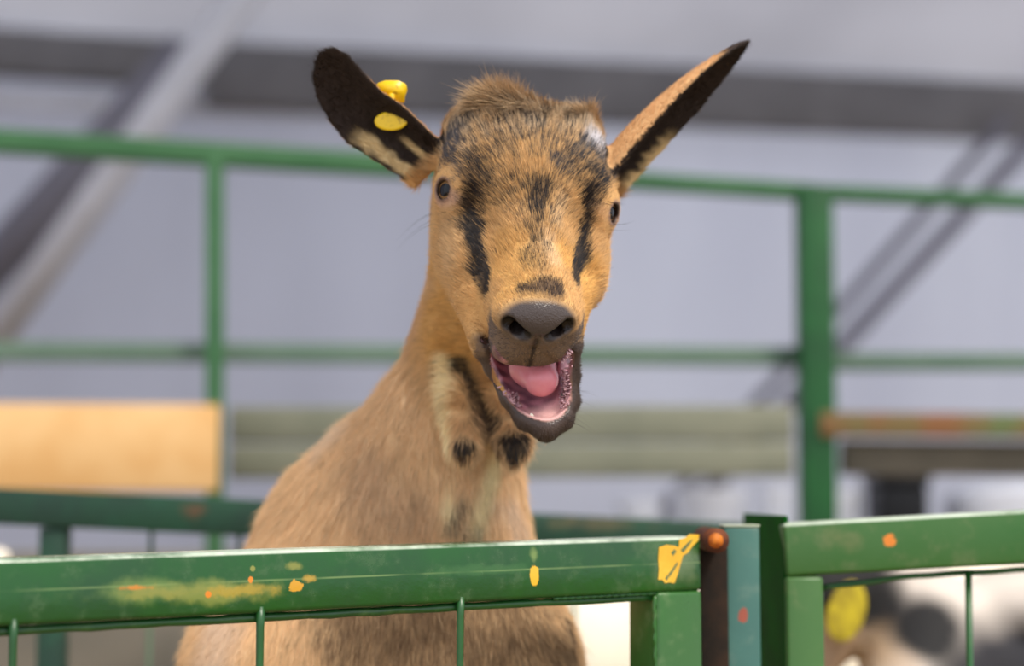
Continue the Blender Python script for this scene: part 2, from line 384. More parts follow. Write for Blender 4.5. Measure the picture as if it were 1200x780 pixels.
face_patch('yellow_marking', [(772, 641), (781, 638), (790, 639), (795, 641), (796, 632), (803, 630), (808, 625.5), (819, 626), (818, 633), (811, 640), (806, 647), (800, 651), (797, 661), (794, 672), (790, 683), (784, 682), (779, 683), (776, 679), (771, 679), (772, 666), (771, 655)], YM, fg)
# little bare scratches inside the yellow mark
GB = paint('bare_marking', srgb(84, 104, 60), srgb(96, 110, 70), srgb(120, 120, 70), 0.5, rustamt=0.6)
for poly in ([(783, 672), (786, 668), (793, 658), (794, 660), (788, 670), (784, 676)], [(797, 644), (806, 635), (812, 631), (808, 637), (800, 647)], [(786, 647), (790, 643), (792, 646), (788, 651)], [(779, 677), (782, 673), (783, 676), (781, 680)]):
    face_patch('scratch', poly, GB, fg, 0.0008)
# mesh rods
def froddy(s, y0=None):
    top = fr(s, 0.003, TB - 0.0045); bot = Vector((top.x, top.y, 0.16))
    mid = [top.lerp(bot, t) + ux * 0.0006 * random.uniform(-1, 1) for t in (0.1, 0.3, 0.6, 0.9)]
    n = [top, top.lerp(bot, 0.015)] + mid + [bot]
    rod('wire', n, [0.0034, 0.0028] + [0.0024] * 5, M['wire'], fg, 10)
for px in (18, 307, 541): froddy(fx(px))
s18, s307 = fx(18), fx(307)
for k in range(1, 4): froddy(s18 - k * 0.158)
rr = [fr(-EXT + TB + i * (Lr + EXT - 2 * TB) / 60, 0.008, TB + 0.0030 + 0.0006 * random.random()) for i in range(61)]
rod('wire', rr, 0.0030, M['wire'], fg, 10, bump=0.10)
for dn in (0.20, 0.33, 0.62, 0.78): rod('wire', [fr(-EXT + TB, 0.008, dn), fr(Lr - TB, 0.008, dn)], 0.0024, M['wire'], fg, 10)
# weld bead along the inner corner of the end post
wp = [fr(Lr - TB - 0.0005, 0.004, TB + 0.002 + i * 0.0045) + ux * 0.0006 * math.sin(i * 2.3) for i in range(40)]
rod('weld_bead', wp, [0.0016 + 0.0007 * (i % 2) for i in range(40)], M['front_post_paint'], fg, 8)
wp = [fr(fx(650) + i * 0.0032, 0.0035, TB + 0.0004) for i in range(30)]
rod('weld_bead', wp, [0.0009 + 0.0009 * (i % 2) for i in range(30)], M['wire'], fg, 8)

# ------------------------------------------------------------------ hinge pin and teal post
M['rust'] = simple('rust', srgb(110, 58, 30), 0.75, srgb(70, 38, 26), 60, 0.4)
M['orange_rust'] = simple('orange_paint', srgb(206, 120, 28), 0.55, srgb(150, 70, 20), 120, 0.4)
M['teal'] = paint('teal_paint', srgb(58, 104, 92), srgb(50, 94, 84), srgb(92, 116, 102), 0.40, rustamt=0.71,
    patches=[(1.035, 0.0, 0.006, 0.004, srgb(150, 62, 34), 0.9, 60)])
tp0, tp1 = at(848, 617, 1.385), at(890, 617, 1.385)
tw = tp1.x - tp0.x
tc = (tp0 + tp1) / 2; tc.y += tw / 2
tpost = empty('teal_hinge_post', (tc.x, tc.y, 0)); tag(tpost, 'chipped teal square post between the two front gates', 'post')
bar('post', (tc.x, tc.y, 0), (tc.x, tc.y, tp0.z), tw, tw, M['teal'], tpost, up=(1, 0, 0.0), bevel=0.002)
bar('post_cap', (tc.x, tc.y, tp0.z), (tc.x, tc.y, tp0.z + 0.0015), tw + 0.001, tw + 0.001, simple('pale_edge', srgb(176, 186, 160), 0.5), tpost, up=(1, 0, 0), bevel=0.0005)
hc = at(838, 633, 1.335)
rod('hinge_pin', [hc + Vector((0.001, -0.004, 0)), hc + Vector((0.0, 0.012, 0)), hc + Vector((0, 0.075, 0))], [0.0096, 0.0096, 0.0096], M['rust'], tpost, 20)
rod('pin_core', [hc + Vector((0, -0.0062, 0)), hc + Vector((0, 0.002, 0))], [0.0058, 0.0064], M['orange_rust'], tpost, 16)
M['dark_rust'] = simple('dark_rust', srgb(24, 18, 12), 0.9, srgb(46, 30, 18), 40, 0.4)
g0 = at(836, 640, 1.375)
bar('hinge_strap', (g0.x + 0.001, 1.385, 0.1), (g0.x + 0.001, 1.385, hc.z - 0.006), 0.022, 0.012, M['dark_rust'], tpost, up=(0, 1, 0), bevel=0.001)

# ------------------------------------------------------------------ right gate
M['right_paint'] = paint('right_gate_paint', srgb(42, 94, 26), srgb(54, 98, 38), srgb(98, 112, 70), 0.42, rustamt=0.78, topglint=0.0200,
    patches=[(0.085, 0.003, 0.0052, 0.0050, ORG, 1.0, 200), (0.24, 0.0, 0.10, 0.03, srgb(24, 90, 18), 0.8, 6), (0.045, 0.008, 0.02, 0.012, srgb(120, 116, 74), 0.45, 30)])
M['right_post'] = paint('right_post_paint', srgb(64, 102, 44), srgb(54, 96, 36), srgb(104, 114, 70), 0.42, rustamt=0.78)
M['right_shaded'] = simple('right_shaded_paint', srgb(8, 84, 12), 0.8, srgb(10, 66, 14), 20, 0.2, 0.08)  # gate green darkened for the side turned away from the light
q0, q1 = at(920, 613, 1.40), at(1200, 598, 1.395)
rx = (q1 - q0).normalized()
rg = empty('right_gate', (q0.x, q0.y, 0)); tag(rg, 'paler green gate right of the teal post, with an orange paint spot', 'gate')
RW = 0.043
down = Vector((0, 0, -RW / 2)); bk = Vector((0, RW / 2, 0))
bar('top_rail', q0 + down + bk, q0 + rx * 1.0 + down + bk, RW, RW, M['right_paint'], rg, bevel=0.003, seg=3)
pw = 0.0305
bar('post', (q0.x + pw / 2, 1.40 + pw / 2 - 0.0008, 0.08), (q0.x + pw / 2, 1.40 + pw / 2 - 0.0008, q0.z - RW + 0.0), pw, pw, M['right_post'], rg, up=(1, 0, 0), bevel=0.003)
e = q0 + rx * (1.0 - pw / 2); bar('post', (e.x, 1.42, 0.08), (e.x, 1.42, e.z - RW), pw, pw, M['right_post'], rg, up=(1, 0, 0), bevel=0.003)
bar('bottom_rail', (q0.x, 1.42, 0.12), (q0.x + 1.0, 1.42, 0.12), RW * 0.9, RW * 0.9, M['right_post'], rg, bevel=0.003)
# side flange running back from the post (dark face)
fa, fb = at(921, 604, 1.405), at(873, 603, 1.62)
mid = (fa + fb) / 2
d_ = (Vector((fb.x, fb.y, 0)) - Vector((fa.x, fa.y, 0))); 
bm = bmesh.new(); bmesh.ops.create_cube(bm, size=1); bmesh.ops.scale(bm, vec=(d_.length, 0.004, fa.z - 0.08), verts=bm.verts)
bmesh.ops.bevel(bm, geom=bm.edges[:], offset=0.001, segments=1, affect='EDGES')
o = bm_obj('side_plate', bm, M['right_shaded'], None)
place(o, Matrix.Translation((mid.x, mid.y, (fa.z + 0.08) / 2)) @ Matrix.Rotation(math.atan2(d_.y, d_.x), 4, 'Z'), rg)
wy_ = 1.415
wr = [Vector((q0.x + pw + i * 0.008, wy_, q0.z - RW - 0.010 + 0.0004 * math.sin(i))) + Vector((0, 0, 0.0)) + Vector((0, 0, (rx.z / rx.x) * i * 0.008 + 0.006 * min(1, i / 10))) for i in range(60)]
rod('wire', wr, 0.0025, M['wire'], rg, 10)
for k, px in enumerate((1133, 1345, 1560)):
    p = at(px, 660, wy_ - 0.004)
    rod('wire', [(p.x + 0.001, p.y, q0.z - RW + 0.004), (p.x, p.y, 0.95), (p.x - 0.004, p.y, 0.88), (p.x - 0.005, p.y, 0.14)], 0.0028, M['wire'], rg)
for z in (0.80, 0.55, 0.32): rod('wire', [(q0.x + pw, wy_, z), (q0.x + 0.97, wy_, z)], 0.0025, M['wire'], rg)

# ------------------------------------------------------------------ organic modelling: signed distances + surface nets
f32 = np.float32
def sd_rc(p, a, b, ra, rb):
    a = np.asarray(a, f32); b = np.asarray(b, f32); ab = b - a
    q = p - a; t = np.clip(q @ ab / float(ab @ ab), 0, 1)
    return np.linalg.norm(q - t[:, None] * ab, axis=1) - (ra + (rb - ra) * t)
def sd_el(p, c, r, R=None):
    q = p - np.asarray(c, f32)
    if R is not None: q = q @ R
    r = np.asarray(r, f32)
    k0 = np.linalg.norm(q / r, axis=1); k1 = np.linalg.norm(q / (r * r), axis=1)
    return np.where(k1 > 1e-9, k0 * (k0 - 1) / np.maximum(k1, 1e-9), -r.min())
def smin(a, b, k):
    h = np.clip(0.5 + 0.5 * (b - a) / k, 0, 1); return b + (a - b) * h - k * h * (1 - h)
def smax(a, b, k): return -smin(-a, -b, k)
def surface_nets(f, lo, hi, h, warp=lambda q: q, stretch=lambda q: np.ones(len(q), f32), B=8):
    """mesh of f = 0; q is the uniform grid space, p = warp(q) the world"""
    lo = np.asarray(lo, f32); nb = np.ceil((np.asarray(hi) - lo) / (h * B)).astype(int)
    g = np.stack(np.meshgrid(*[np.arange(n) for n in nb], indexing='ij'), -1).reshape(-1, 3)
    cq = (lo + (g + 0.5) * (h * B)).astype(f32)
    d = np.concatenate([f(warp(c)) for c in np.array_split(cq, max(1, len(cq) // 400000))])
    keep = np.abs(d) < stretch(cq) * h * B * 0.87 * 1.25 + 0.001
    g = g[keep]; nx, ny, nz = nb * B + 2
    loc = np.stack(np.meshgrid(*[np.arange(B + 1)] * 3, indexing='ij'), -1).reshape(-1, 3)
    cid = lambda c: (c[..., 0].astype(np.int64) * ny + c[..., 1]) * nz + c[..., 2]
    ids, pos, faces = [], [], []
    for blk in np.array_split(g, max(1, len(g) // 500)):
        corner = blk[:, None, :] * B + loc[None]
        vals = f(warp((lo + corner.reshape(-1, 3) * h).astype(f32))).reshape(-1, B + 1, B + 1, B + 1)
        s = vals < 0
        V = [(i, j, k) for i in (0, 1) for j in (0, 1) for k in (0, 1)]
        sub = {v: vals[:, v[0]:B + v[0], v[1]:B + v[1], v[2]:B + v[2]] for v in V}
        cnt = sum((sub[v] < 0).astype(np.int8) for v in V); act = (cnt > 0) & (cnt < 8)
        bi, i, j, k = np.nonzero(act)
        cell = blk[bi] * B + np.stack([i, j, k], 1)
        sv = {v: sub[v][act] for v in V}; acc = np.zeros((len(bi), 3)); n = np.zeros(len(bi))
        for v in V:
            for ax in range(3):
                if v[ax] == 0:
                    w2 = list(v); w2[ax] = 1; w2 = tuple(w2); a, b = sv[v], sv[w2]; cr = (a < 0) != (b < 0)
                    t = np.where(cr, a / np.where(cr, a - b, 1), 0)
                    p0 = np.array(v, float); pp = np.repeat(p0[None], len(a), 0); pp[:, ax] += t
                    acc += pp * cr[:, None]; n += cr
        ids.append(cid(cell)); pos.append(cell + acc / n[:, None])
        for ax in range(3):
            o1, o2 = (ax + 1) % 3, (ax + 2) % 3
            sl0 = [slice(None)] + [slice(0, B)] * 3; sl1 = list(sl0); sl1[ax + 1] = slice(1, B + 1)
            a, b = s[tuple(sl0)], s[tuple(sl1)]; x = a != b
            bi, i, j, k = np.nonzero(x); c = blk[bi] * B + np.stack([i, j, k], 1); fl_ = a[x]
            e1 = np.zeros(3, int); e1[o1] = 1; e2 = np.zeros(3, int); e2[o2] = 1
            q = np.stack([cid(c - e1 - e2), cid(c - e2), cid(c), cid(c - e1)], 1)
            q = np.where(fl_[:, None], q, q[:, ::-1]); faces.append(q)
    ids = np.concatenate(ids); pos = np.concatenate(pos); faces = np.concatenate(faces)
    order = np.argsort(ids); ids = ids[order]; pos = pos[order]
    fi = np.searchsorted(ids, faces); fi = np.clip(fi, 0, len(ids) - 1); ok = (ids[fi] == faces).all(1); fi = fi[ok]
    P = warp((lo + pos * h).astype(f32))
    return P, fi
def np_mesh(name, P, Fq):
    me = bpy.data.meshes.new(name); n = Fq.shape[1]
    me.vertices.add(len(P)); me.vertices.foreach_set('co', np.asarray(P, f32).ravel())
    me.loops.add(len(Fq) * n); me.loops.foreach_set('vertex_index', Fq.astype(np.int32).ravel())
    me.polygons.add(len(Fq)); me.polygons.foreach_set('loop_start', np.arange(0, len(Fq) * n, n, dtype=np.int32))
    me.polygons.foreach_set('use_smooth', np.ones(len(Fq), bool)); me.update(calc_edges=True); return me
def vnormals(P, Fq):
    a, b, c, d = [P[Fq[:, k]] for k in range(4)]; n = np.cross(c - a, d - b); N_ = np.zeros_like(P)
    for k in range(4): np.add.at(N_, Fq[:, k], n)
    return N_ / np.maximum(np.linalg.norm(N_, axis=1, keepdims=True), 1e-12)
def largest_piece(P, Fq):
    """drop any loose crumbs"""
    n = len(P); lab = np.arange(n)
    while True:
        m = lab[Fq].min(1); new = lab.copy()
        for k in range(4): np.minimum.at(new, Fq[:, k], m)
        new = new[new]
        if (new == lab).all(): break
        lab = new
    big = np.bincount(lab[Fq[:, 0]]).argmax(); Fq = Fq[lab[Fq[:, 0]] == big]
    used = np.unique(Fq); mp = np.zeros(n, int); mp[used] = np.arange(len(used)); return P[used], mp[Fq]

# ------------------------------------------------------------------ the goat: head frame (centimetres: x lateral, a along the nose, n dorsal)
def unit(v): v = np.asarray(v, float); return v / np.linalg.norm(v)
HO = np.array(at(618, 234, 1.255))
rv = unit(HO - np.array([0, 0, H])); xv = np.array([1.0, 0, 0]); uv_ = unit(np.cross(xv, rv))
VB = np.stack([xv, rv, uv_], 1)                    # columns: view right, depth, up
Fv = unit([0.10, -0.76, -0.645]); Lv = np.array([0.98, 0.17, -0.05]); Lv = unit(Lv - Fv * (Lv @ Fv)); Nv = np.cross(Lv, Fv)
if Nv[2] < 0: Nv = -Nv
HB = np.stack([VB @ Lv, VB @ Fv, VB @ Nv], 1)      # columns L, F, N in world
toH = lambda P: ((P - HO.astype(P.dtype)) @ HB.astype(P.dtype)) * 100
toW = lambda q: HO + (np.asarray(q, float) / 100) @ HB.T

def ear_frame(base, tip, facing):
    """metres; returns origin, basis (s along, w across, c opening side), length"""
    A = np.array(tip) - np.array(base); L = np.linalg.norm(A); A /= L
    c = np.array(facing, float); c = unit(c - A * (c @ A)); wv = np.cross(A, c)
    return np.array(base), np.stack([A, wv, c], 1), L
def vdir(x, d, u): return VB @ unit([x, d, u])
U_ = 0.00063
EARS = {
 'l': dict(fr=ear_frame(at(505, 190, 1.283), at(377, 58, 1.250), vdir(-0.22, -0.95, -0.20)), cup=0.50,
           up=[(0, 30), (.14, 30), (.38, 28), (.54, 21), (.70, 21), (.86, 24), (.95, 19), (.985, 10), (1, 2)], low=[(0, -35), (.07, -37), (.25, -46), (.46, -57), (.64, -54), (.82, -42), (.93, -26), (.98, -12), (1, -2)]),
 'r': dict(fr=ear_frame(at(706, 204, 1.290), at(869, 40, 1.270), vdir(0.70, -0.38, -0.60)), cup=0.85,
           up=[(0, 34), (.15, 38), (.35, 41), (.6, 40), (.8, 29), (.93, 15), (1, 3)], low=[(0, -34), (.15, -38), (.35, -43), (.6, -44), (.8, -34), (.93, -18), (1, -3)]),
}
def ear_edges(t, e):
    up = np.interp(t, [k[0] for k in e['up']], [k[1] for k in e['up']]) * U_; lo = np.interp(t, [k[0] for k in e['low']], [k[1] for k in e['low']]) * U_
    return ((up + lo) / 2).astype(f32), ((up - lo) / 2).astype(f32)
def ear_sd(p, e):
    o_, B_, L = e['fr']; q = (p - o_.astype(f32)) @ B_.astype(f32)
    s, w_, c = q[:, 0], q[:, 1], q[:, 2]; t = np.clip(s / L, 0, 1)
    cen, W = ear_edges(t, e); w2 = w_ - cen
    cup = e['cup'] * (1.15 - 0.75 * t)
    prof = cup * (w2 * w2) / np.maximum(W, 0.004) - cup * W * 0.45 + 0.010 * (t - 0.35) ** 2 * 2
    slope = np.sqrt(1 + (2 * cup * np.clip(w2 / np.maximum(W, .004), -1, 1)) ** 2)
    d1 = np.abs(c - prof) / slope - (0.0021 - 0.0009 * t)
    d2 = np.abs(w2) - W; d2 = np.maximum(d2, s - L); d2 = np.maximum(d2, -s - 0.006)
    return smax(d1, d2 * 0.8, 0.002)
def ear_local(P, e):
    o_, B_, L = e['fr']; q = (P - o_) @ B_; t = q[:, 0] / L
    cen, W = ear_edges(np.clip(t, 0, 1), e)
    return t, (q[:, 1] - cen) / np.maximum(W, 0.003), q[:, 2]

EYE = {'l': (np.array([-5.15, -0.35, 0.15]), np.array([-0.80, 0.42, 0.42])), 'r': (np.array([5.15, 0.55, -0.25]), np.array([0.72, 0.58, 0.38]))}
EYR = 1.45
LIPS = [([(562, 396, 1.226), (576, 431, 1.236), (597, 466, 1.238), (617, 491, 1.236), (640, 501, 1.230)], 0.38, 0.90),
        ([(676, 410, 1.226), (672, 440, 1.236), (669, 470, 1.238), (659, 491, 1.234), (640, 501, 1.230)], 0.30, 0.90)]
CH = toH(np.array([at(639, 490, 1.240)]))[0]         # lower jaw tip
def W_(px, py, y): return toH(np.array([at(px, py, y)]))[0]
def cavity(q):
    K = lambda a, b, ra, rb: sd_rc(q, a, b, ra, rb)
    c1, c2, c3, c4 = W_(612, 405, 1.262), W_(617, 430, 1.240), W_(629, 450, 1.232), W_(640, 468, 1.232)
    cv = K(c1, c2, 2.5, 2.5); cv = smin(cv, K(c2, c3, 2.5, 2.05), 0.5); cv = smin(cv, K(c3, c4, 2.05, 1.22), 0.5)
    cv = smin(cv, K(c4, W_(645, 466, 1.20), 1.22, 1.7), 0.5); cv = smin(cv, K(c3, W_(634, 452, 1.18), 2.05, 2.3), 0.5)
    cv = smin(cv, K(W_(588, 425, 1.245), W_(566, 398, 1.225), 0.9, 0.30), 0.7)
    cv = smin(cv, K(W_(650, 425, 1.245), W_(670, 412, 1.230), 0.7, 0.22), 0.6)
    cv = smin(cv, K(W_(572, 404, 1.20), W_(578, 400, 1.18), 0.35, 0.5), 0.4)
    return cv
def head_sd(p):
    q = toH(p)
    E = lambda c, r, R=None: sd_el(q, c, r, R)
    K = lambda a, b, ra, rb: sd_rc(q, a, b, ra, rb)
    d = E((0, -4.0, -0.9), (6.0, 5.6, 4.9))
    d = smin(d, E((0, -3.9, 1.7), (5.0, 4.2, 2.2)), 1.6)
    for s in (-1, 1): d = smin(d, E((s * 3.6, -4.8, 1.6), (2.5, 3.4, 2.3)), 1.5)                 # domed forehead
    d = smin(d, E((0, -1.4, 1.4), (4.4, 4.0, 2.6)), 1.5)
    for s in (-1, 1):
        k = 'l' if s < 0 else 'r'
        d = smin(d, E((s * 4.7, EYE[k][0][1] - 0.7, EYE[k][0][2] + 0.7), (1.75, 2.5, 2.1)), 1.4)   # brow
        d = smin(d, E((s * 3.9, 2.2, -3.2), (2.3, 5.4, 3.2)), 2.0)       # cheek
        d = smin(d, E((s * 3.9, -1.0, -5.0), (2.2, 4.0, 3.8)), 2.2)      # jaw muscle
        d = smin(d, E((s * 2.2, 8.3, -2.6), (1.35, 3.6, 2.0)), 1.2)
    d = smin(d, K((0, 0, 0.4), (-0.2, 9.0, -0.6), 2.9, 2.10), 1.6)        # nose bridge
    d = smin(d, K((0.0, 5.5, -2.0), (-0.25, 10.3, -2.5), 2.9, 2.40), 1.4)   # upper jaw
    X0 = -0.42
    d = smin(d, E((X0, 11.1, -1.20), (2.85, 2.0, 1.95)), 0.9)           # nose pad
    for s in (-1, 1):
        d = smin(d, E((X0 + s * 1.65, 11.4, -1.05), (1.22, 1.25, 1.0)), 0.5)
        d = smin(d, E((X0 + s * 1.25, 11.2, -3.9), (1.65, 1.55, 1.75)), 0.7)   # upper lip lobes
    d = smin(d, E((X0, 11.1, -4.2), (1.5, 1.45, 1.60)), 0.5)
    d = smax(d, -K((X0, 13.05, -3.0), (X0, 12.9, -4.6), 0.16, 0.14), 0.30)   # philtrum
    d = smax(d, -K((X0, 12.95, -1.5), (X0, 12.8, -3.0), 0.14, 0.14), 0.45)
    # lower jaw: a trough hanging open below the upper lip, swung sideways as the goat bleats
    A1, A2, A3, A4 = W_(592, 330, 1.300), W_(622, 405, 1.280), W_(627, 448, 1.268), W_(639, 484, 1.252)
    d2 = K(A1, A2, 3.2, 3.15); d2 = smin(d2, K(A2, A3, 3.15, 2.45), 0.8); d2 = smin(d2, K(A3, A4, 2.45, 1.75), 0.8)
    d = smin(d, d2, 0.9)
    # lip ring
    for pts, r0, r1 in LIPS:
        for (p0, p1), ra, rb in zip(zip(pts, pts[1:]), np.linspace(r0, r1, len(pts)), np.linspace(r0, r1, len(pts))[1:]):
            d = smin(d, K(W_(*p0), W_(*p1), ra, rb), 0.45)
    # cheek skin running from the muzzle to the mouth corners
    d = smin(d, K(W_(552, 350, 1.235), W_(566, 405, 1.232), 1.3, 0.8), 1.0)
    d = smin(d, K(W_(672, 350, 1.235), W_(672, 400, 1.232), 1.2, 0.65), 1.0)
    # mouth cavity
    cv = cavity(q)
    # keep the upper muzzle solid where the cavity would bite it
    up = E((X0, 9.7, -2.5), (2.60, 3.4, 2.85)); up = np.minimum(up, E((X0, 11.0, -4.15), (2.75, 1.75, 1.95))); cv = smax(cv, -up, 0.3)
    d = smax(d, -cv, 0.30)
    d = smin(d, E((X0 + 0.1, 9.9, -4.5), (1.7, 1.6, 0.70)), 0.3)            # palate pad
    # nostrils
    for s in (-1, 1):
        d = smax(d, -K((X0 + s * 0.85, 13.0, -1.62), (X0 + s * 2.10, 12.5, -0.92), 0.40, 0.56), 0.30)
        d = smax(d, -K((X0 + s * 1.40, 12.55, -1.45), (X0 + s * 1.15, 10.2, -1.6), 0.44, 0.42), 0.3)
    # eye openings
    for k in 'lr':
        c, n_ = EYE[k]; n_ = unit(n_); s_ = -1 if k == 'l' else 1
        tdir = unit(np.cross(n_, np.cross([0, 1.0, -0.25], n_)))           # along the slit
        bdir = np.cross(n_, tdir); R = np.stack([n_, tdir, bdir], 1).astype(f32)
        d = smin(d, sd_el(q, c, (EYR + 0.36, EYR + 0.55, EYR + 0.42), R), 0.7)      # lids
        d = smax(d, -sd_el(q, c + n_ * (EYR + 0.1), (1.3, 0.66, 0.74), R), 0.15)
        d = smax(d, -(np.linalg.norm(q - c.astype(f32), axis=1) - EYR * 1.01), 0.05)
    return d / 100
def body_sd(p):
    A = lambda px, py, y: np.array(at(px, py, y))
    K = lambda a, b, ra, rb: sd_rc(p, a, b, ra, rb)
    d = K(A(586, 225, 1.33), A(555, 400, 1.375), .051, .0395)
    d = smin(d, K(A(553, 400, 1.375), A(513, 520, 1.41), .040, .058), .03)
    d = smin(d, K(A(513, 520, 1.41), A(476, 650, 1.455), .058, .093), .03)
    d = smin(d, K(A(474, 650, 1.455), A(452, 800, 1.49), .093, .130), .04)
    d = smin(d, K(A(585, 330, 1.315), A(585, 450, 1.375), .032, .022), .02)             # throat
    d = smin(d, K(A(572, 460, 1.36), A(552, 640, 1.395), .016, .040), .02)
    d = smin(d, K(A(520, 400, 1.345), A(526, 640, 1.372), .014, .022), .012)             # neck muscles
    d = smin(d, K(A(590, 560, 1.40), A(588, 660, 1.41), .010, .027), .02)
    d = smin(d, K(A(430, 545, 1.43), A(403, 625, 1.46), .036, .060), .03)
    d = smin(d, K(A(403, 625, 1.46), A(388, 700, 1.48), .060, .062), .03)               # withers and shoulder
    # torso rearing up, pelvis low
    d = smin(d, K(A(452, 800, 1.50), (-0.12, 1.66, 0.66), .150, .135), .05)
    d = smin(d, K((-0.12, 1.64, 0.64), (-0.12, 1.70, 0.52), .135, .11), .05)
    for s in (-1, 1):
        x = A(450, 800, 1.45)[0]
        sh = (x + s * .090, 1.43, 0.985); el_ = (x + s * .098, 1.385, 0.80); kn = (x + s * .095, 1.395, 0.70); hf = (x + s * .09, 1.32, 0.712)
        d = smin(d, K(sh, el_, .072, .052), .05)
        xf = x + s * .095; yg = 1.077 + (xf + .323) * .554 + .024
        d = smin(d, K(el_, (xf, 1.33, 0.705), .046, .028), .02)
        d = smin(d, K((xf, 1.33, 0.705), (xf, yg + .035, 0.688), .024, .018), .01)
        d = smin(d, K((xf, yg + .035, 0.686), (xf, yg, 0.668), .021, .022), .01)
        hx = -0.12 + s * .075
        d = smin(d, K((hx, 1.68, 0.56), (hx + s * .03, 1.55, 0.42), .085, .055), .04)
        d = smin(d, K((hx + s * .03, 1.55, 0.42), (hx + s * .02, 1.72, 0.25), .048, .024), .02)
        d = smin(d, K((hx + s * .02, 1.72, 0.25), (hx + s * .02, 1.68, 0.09), .022, .018), .01)
        d = smin(d, K((hx + s * .02, 1.68, 0.09), (hx + s * .02, 1.65, 0.022), .021, .024), .01)
    d = smin(d, K((-0.12, 1.80, 0.60), (-0.12, 1.90, 0.62), .025, .012), .02)           # tail
    # wattles
    d = smin(d, K(A(536, 470, 1.330), A(544, 520, 1.318), .0125, .0125), .024)
    d = smin(d, K(A(584, 478, 1.345), A(603, 522, 1.324), .0115, .0125), .022)
    return d
def goat_sd(p):
    out = np.full(len(p), 1.0, f32); z = p[:, 2]
    hd = np.linalg.norm(p - HO.astype(f32), axis=1)
    mb = z < 1.42; out[mb] = body_sd(p[mb])
    mh = hd < 0.25
    if mh.any():
        q = p[mh]; a = head_sd(q); b = out[mh]; k = 0.022
        d = smin(a, b, k)
        # keep the mouth open where the neck meets it
        for e in EARS.values(): d = smin(d, ear_sd(q, e), 0.007)
        out[mh] = np.where(hd[mh] > 0.235, np.minimum(d, b), d)
    return out
RHO0 = 0.19
def warpf(q):
    c = HO.astype(f32); v = q - c; r = np.linalg.norm(v, axis=1); u = np.maximum(r - RHO0, 0)
    return c + v * ((r + 1.8 * u * u) / np.maximum(r, 1e-6))[:, None]
def stretchf(q):
    r = np.linalg.norm(q - HO.astype(f32), axis=1) + 0.012; return 1 + 3.6 * np.maximum(r - RHO0, 0)
import time; t0 = time.time()
GP, GF = surface_nets(goat_sd, HO - np.array([0.30, 0.34, 0.78]), HO + np.array([0.30, 0.56, 0.24]), 0.00165, warpf, stretchf)
GP, GF = largest_piece(GP, GF)
GP = GP.astype(float); GN = vnormals(GP, GF)
print('goat verts', len(GP), 'faces', len(GF), round(time.time() - t0, 1), 's', GP.min(0), GP.max(0))

# ------------------------------------------------------------------ coat colours: the animal's marks, with painted highlights and jaw shade among them
UV = proj(GP); facing = ((np.array([0, 0, H]) - GP) * GN).sum(1) > 0
cand = np.nonzero(facing & (UV[:, 0] > -50) & (UV[:, 0] < 1250) & (UV[:, 1] > 0) & (UV[:, 1] < 900))[0]
def pick(px, py):
    d = np.hypot(UV[cand, 0] - px, UV[cand, 1] - py); m = cand[d < max(4.0, d.min() + 2)]
    return GP[m[GP[m, 1].argmin()]]
def dist_path(P, pts):
    pts = [pick(*p) for p in pts]
    if len(pts) == 1: return np.linalg.norm(P - pts[0], axis=1)
    out = np.full(len(P), 9.0)
    for a, b in zip(pts, pts[1:]):
        ab = b - a; t = np.clip((P - a) @ ab / max(ab @ ab, 1e-12), 0, 1); out = np.minimum(out, np.linalg.norm(P - a - t[:, None] * ab, axis=1))
    return out
def pnoise(P, s, seed=0):
    r = np.random.default_rng(seed); v = np.zeros(len(P))
    for k in range(7):
        d = r.normal(size=3) * s; v += np.sin(P @ d + r.uniform(0, 6.28)) * (1 if k < 4 else 0.6)
    return v / 3.4
TAN = S3(204, 159, 102); GOLD = S3(210, 160, 88); FAWN = S3(226, 189, 143); CREAM = S3(226, 208, 168)
DARK = S3(26, 23, 26); BROWN = S3(96, 70, 52); SLATE = S3(70, 68, 74); NOSE = S3(72, 63, 60); PINK = S3(206, 128, 132); WHITE = S3(236, 232, 226)
col = np.tile(FAWN, (len(GP), 1)); dk = np.zeros(len(GP)); ln = np.full(len(GP), 0.011); dens = np.full(len(GP), 1.0)
dcol = np.tile(DARK, (len(GP), 1))
qh = toH(GP); headw = np.clip(1.25 - np.linalg.norm(GP - HO, axis=1) / 0.16, 0, 1)
headw = np.clip((0.20 - np.linalg.norm(GP - HO, axis=1)) / 0.05, 0, 1)
def lay(path, r, c, amt=1.0, soft=0.5, wob=0.35, target=None, s=150):
    """blend colour c within r pixels (0.63 mm each) of the path"""
    R = r * 0.00063; d = dist_path(GP, path) + pnoise(GP, s, int(path[0][0])) * R * wob
    m = np.clip((R * (1 + soft) - d) / (R * 2 * soft), 0, 1); m = m * m * (3 - 2 * m) * amt
    if target is None: col[:] = col * (1 - m[:, None]) + c * m[:, None]
    elif target == 'dk':
        dk[:] = np.maximum(dk, m); 
        if c is not None: dcol[:] = dcol * (1 - m[:, None]) + c * m[:, None]
    return m
col[:] = col * (1 - headw[:, None]) + TAN * headw[:, None]
lay([(545, 120), (590, 100), (640, 115), (690, 130)], 62, S3(204, 176, 140), 0.95)
lay([(505, 330), (540, 400), (590, 470)], 40, GOLD, 0.9)
lay([(590, 300), (600, 330)], 26, GOLD, 0.7); lay([(665, 300), (690, 320), (680, 400)], 22, GOLD, 0.9)
lay([(520, 250), (525, 300)], 22, S3(208, 170, 122), 0.8)
lay([(507, 265), (503, 340)], 12, S3(214, 172, 116), 0.7)
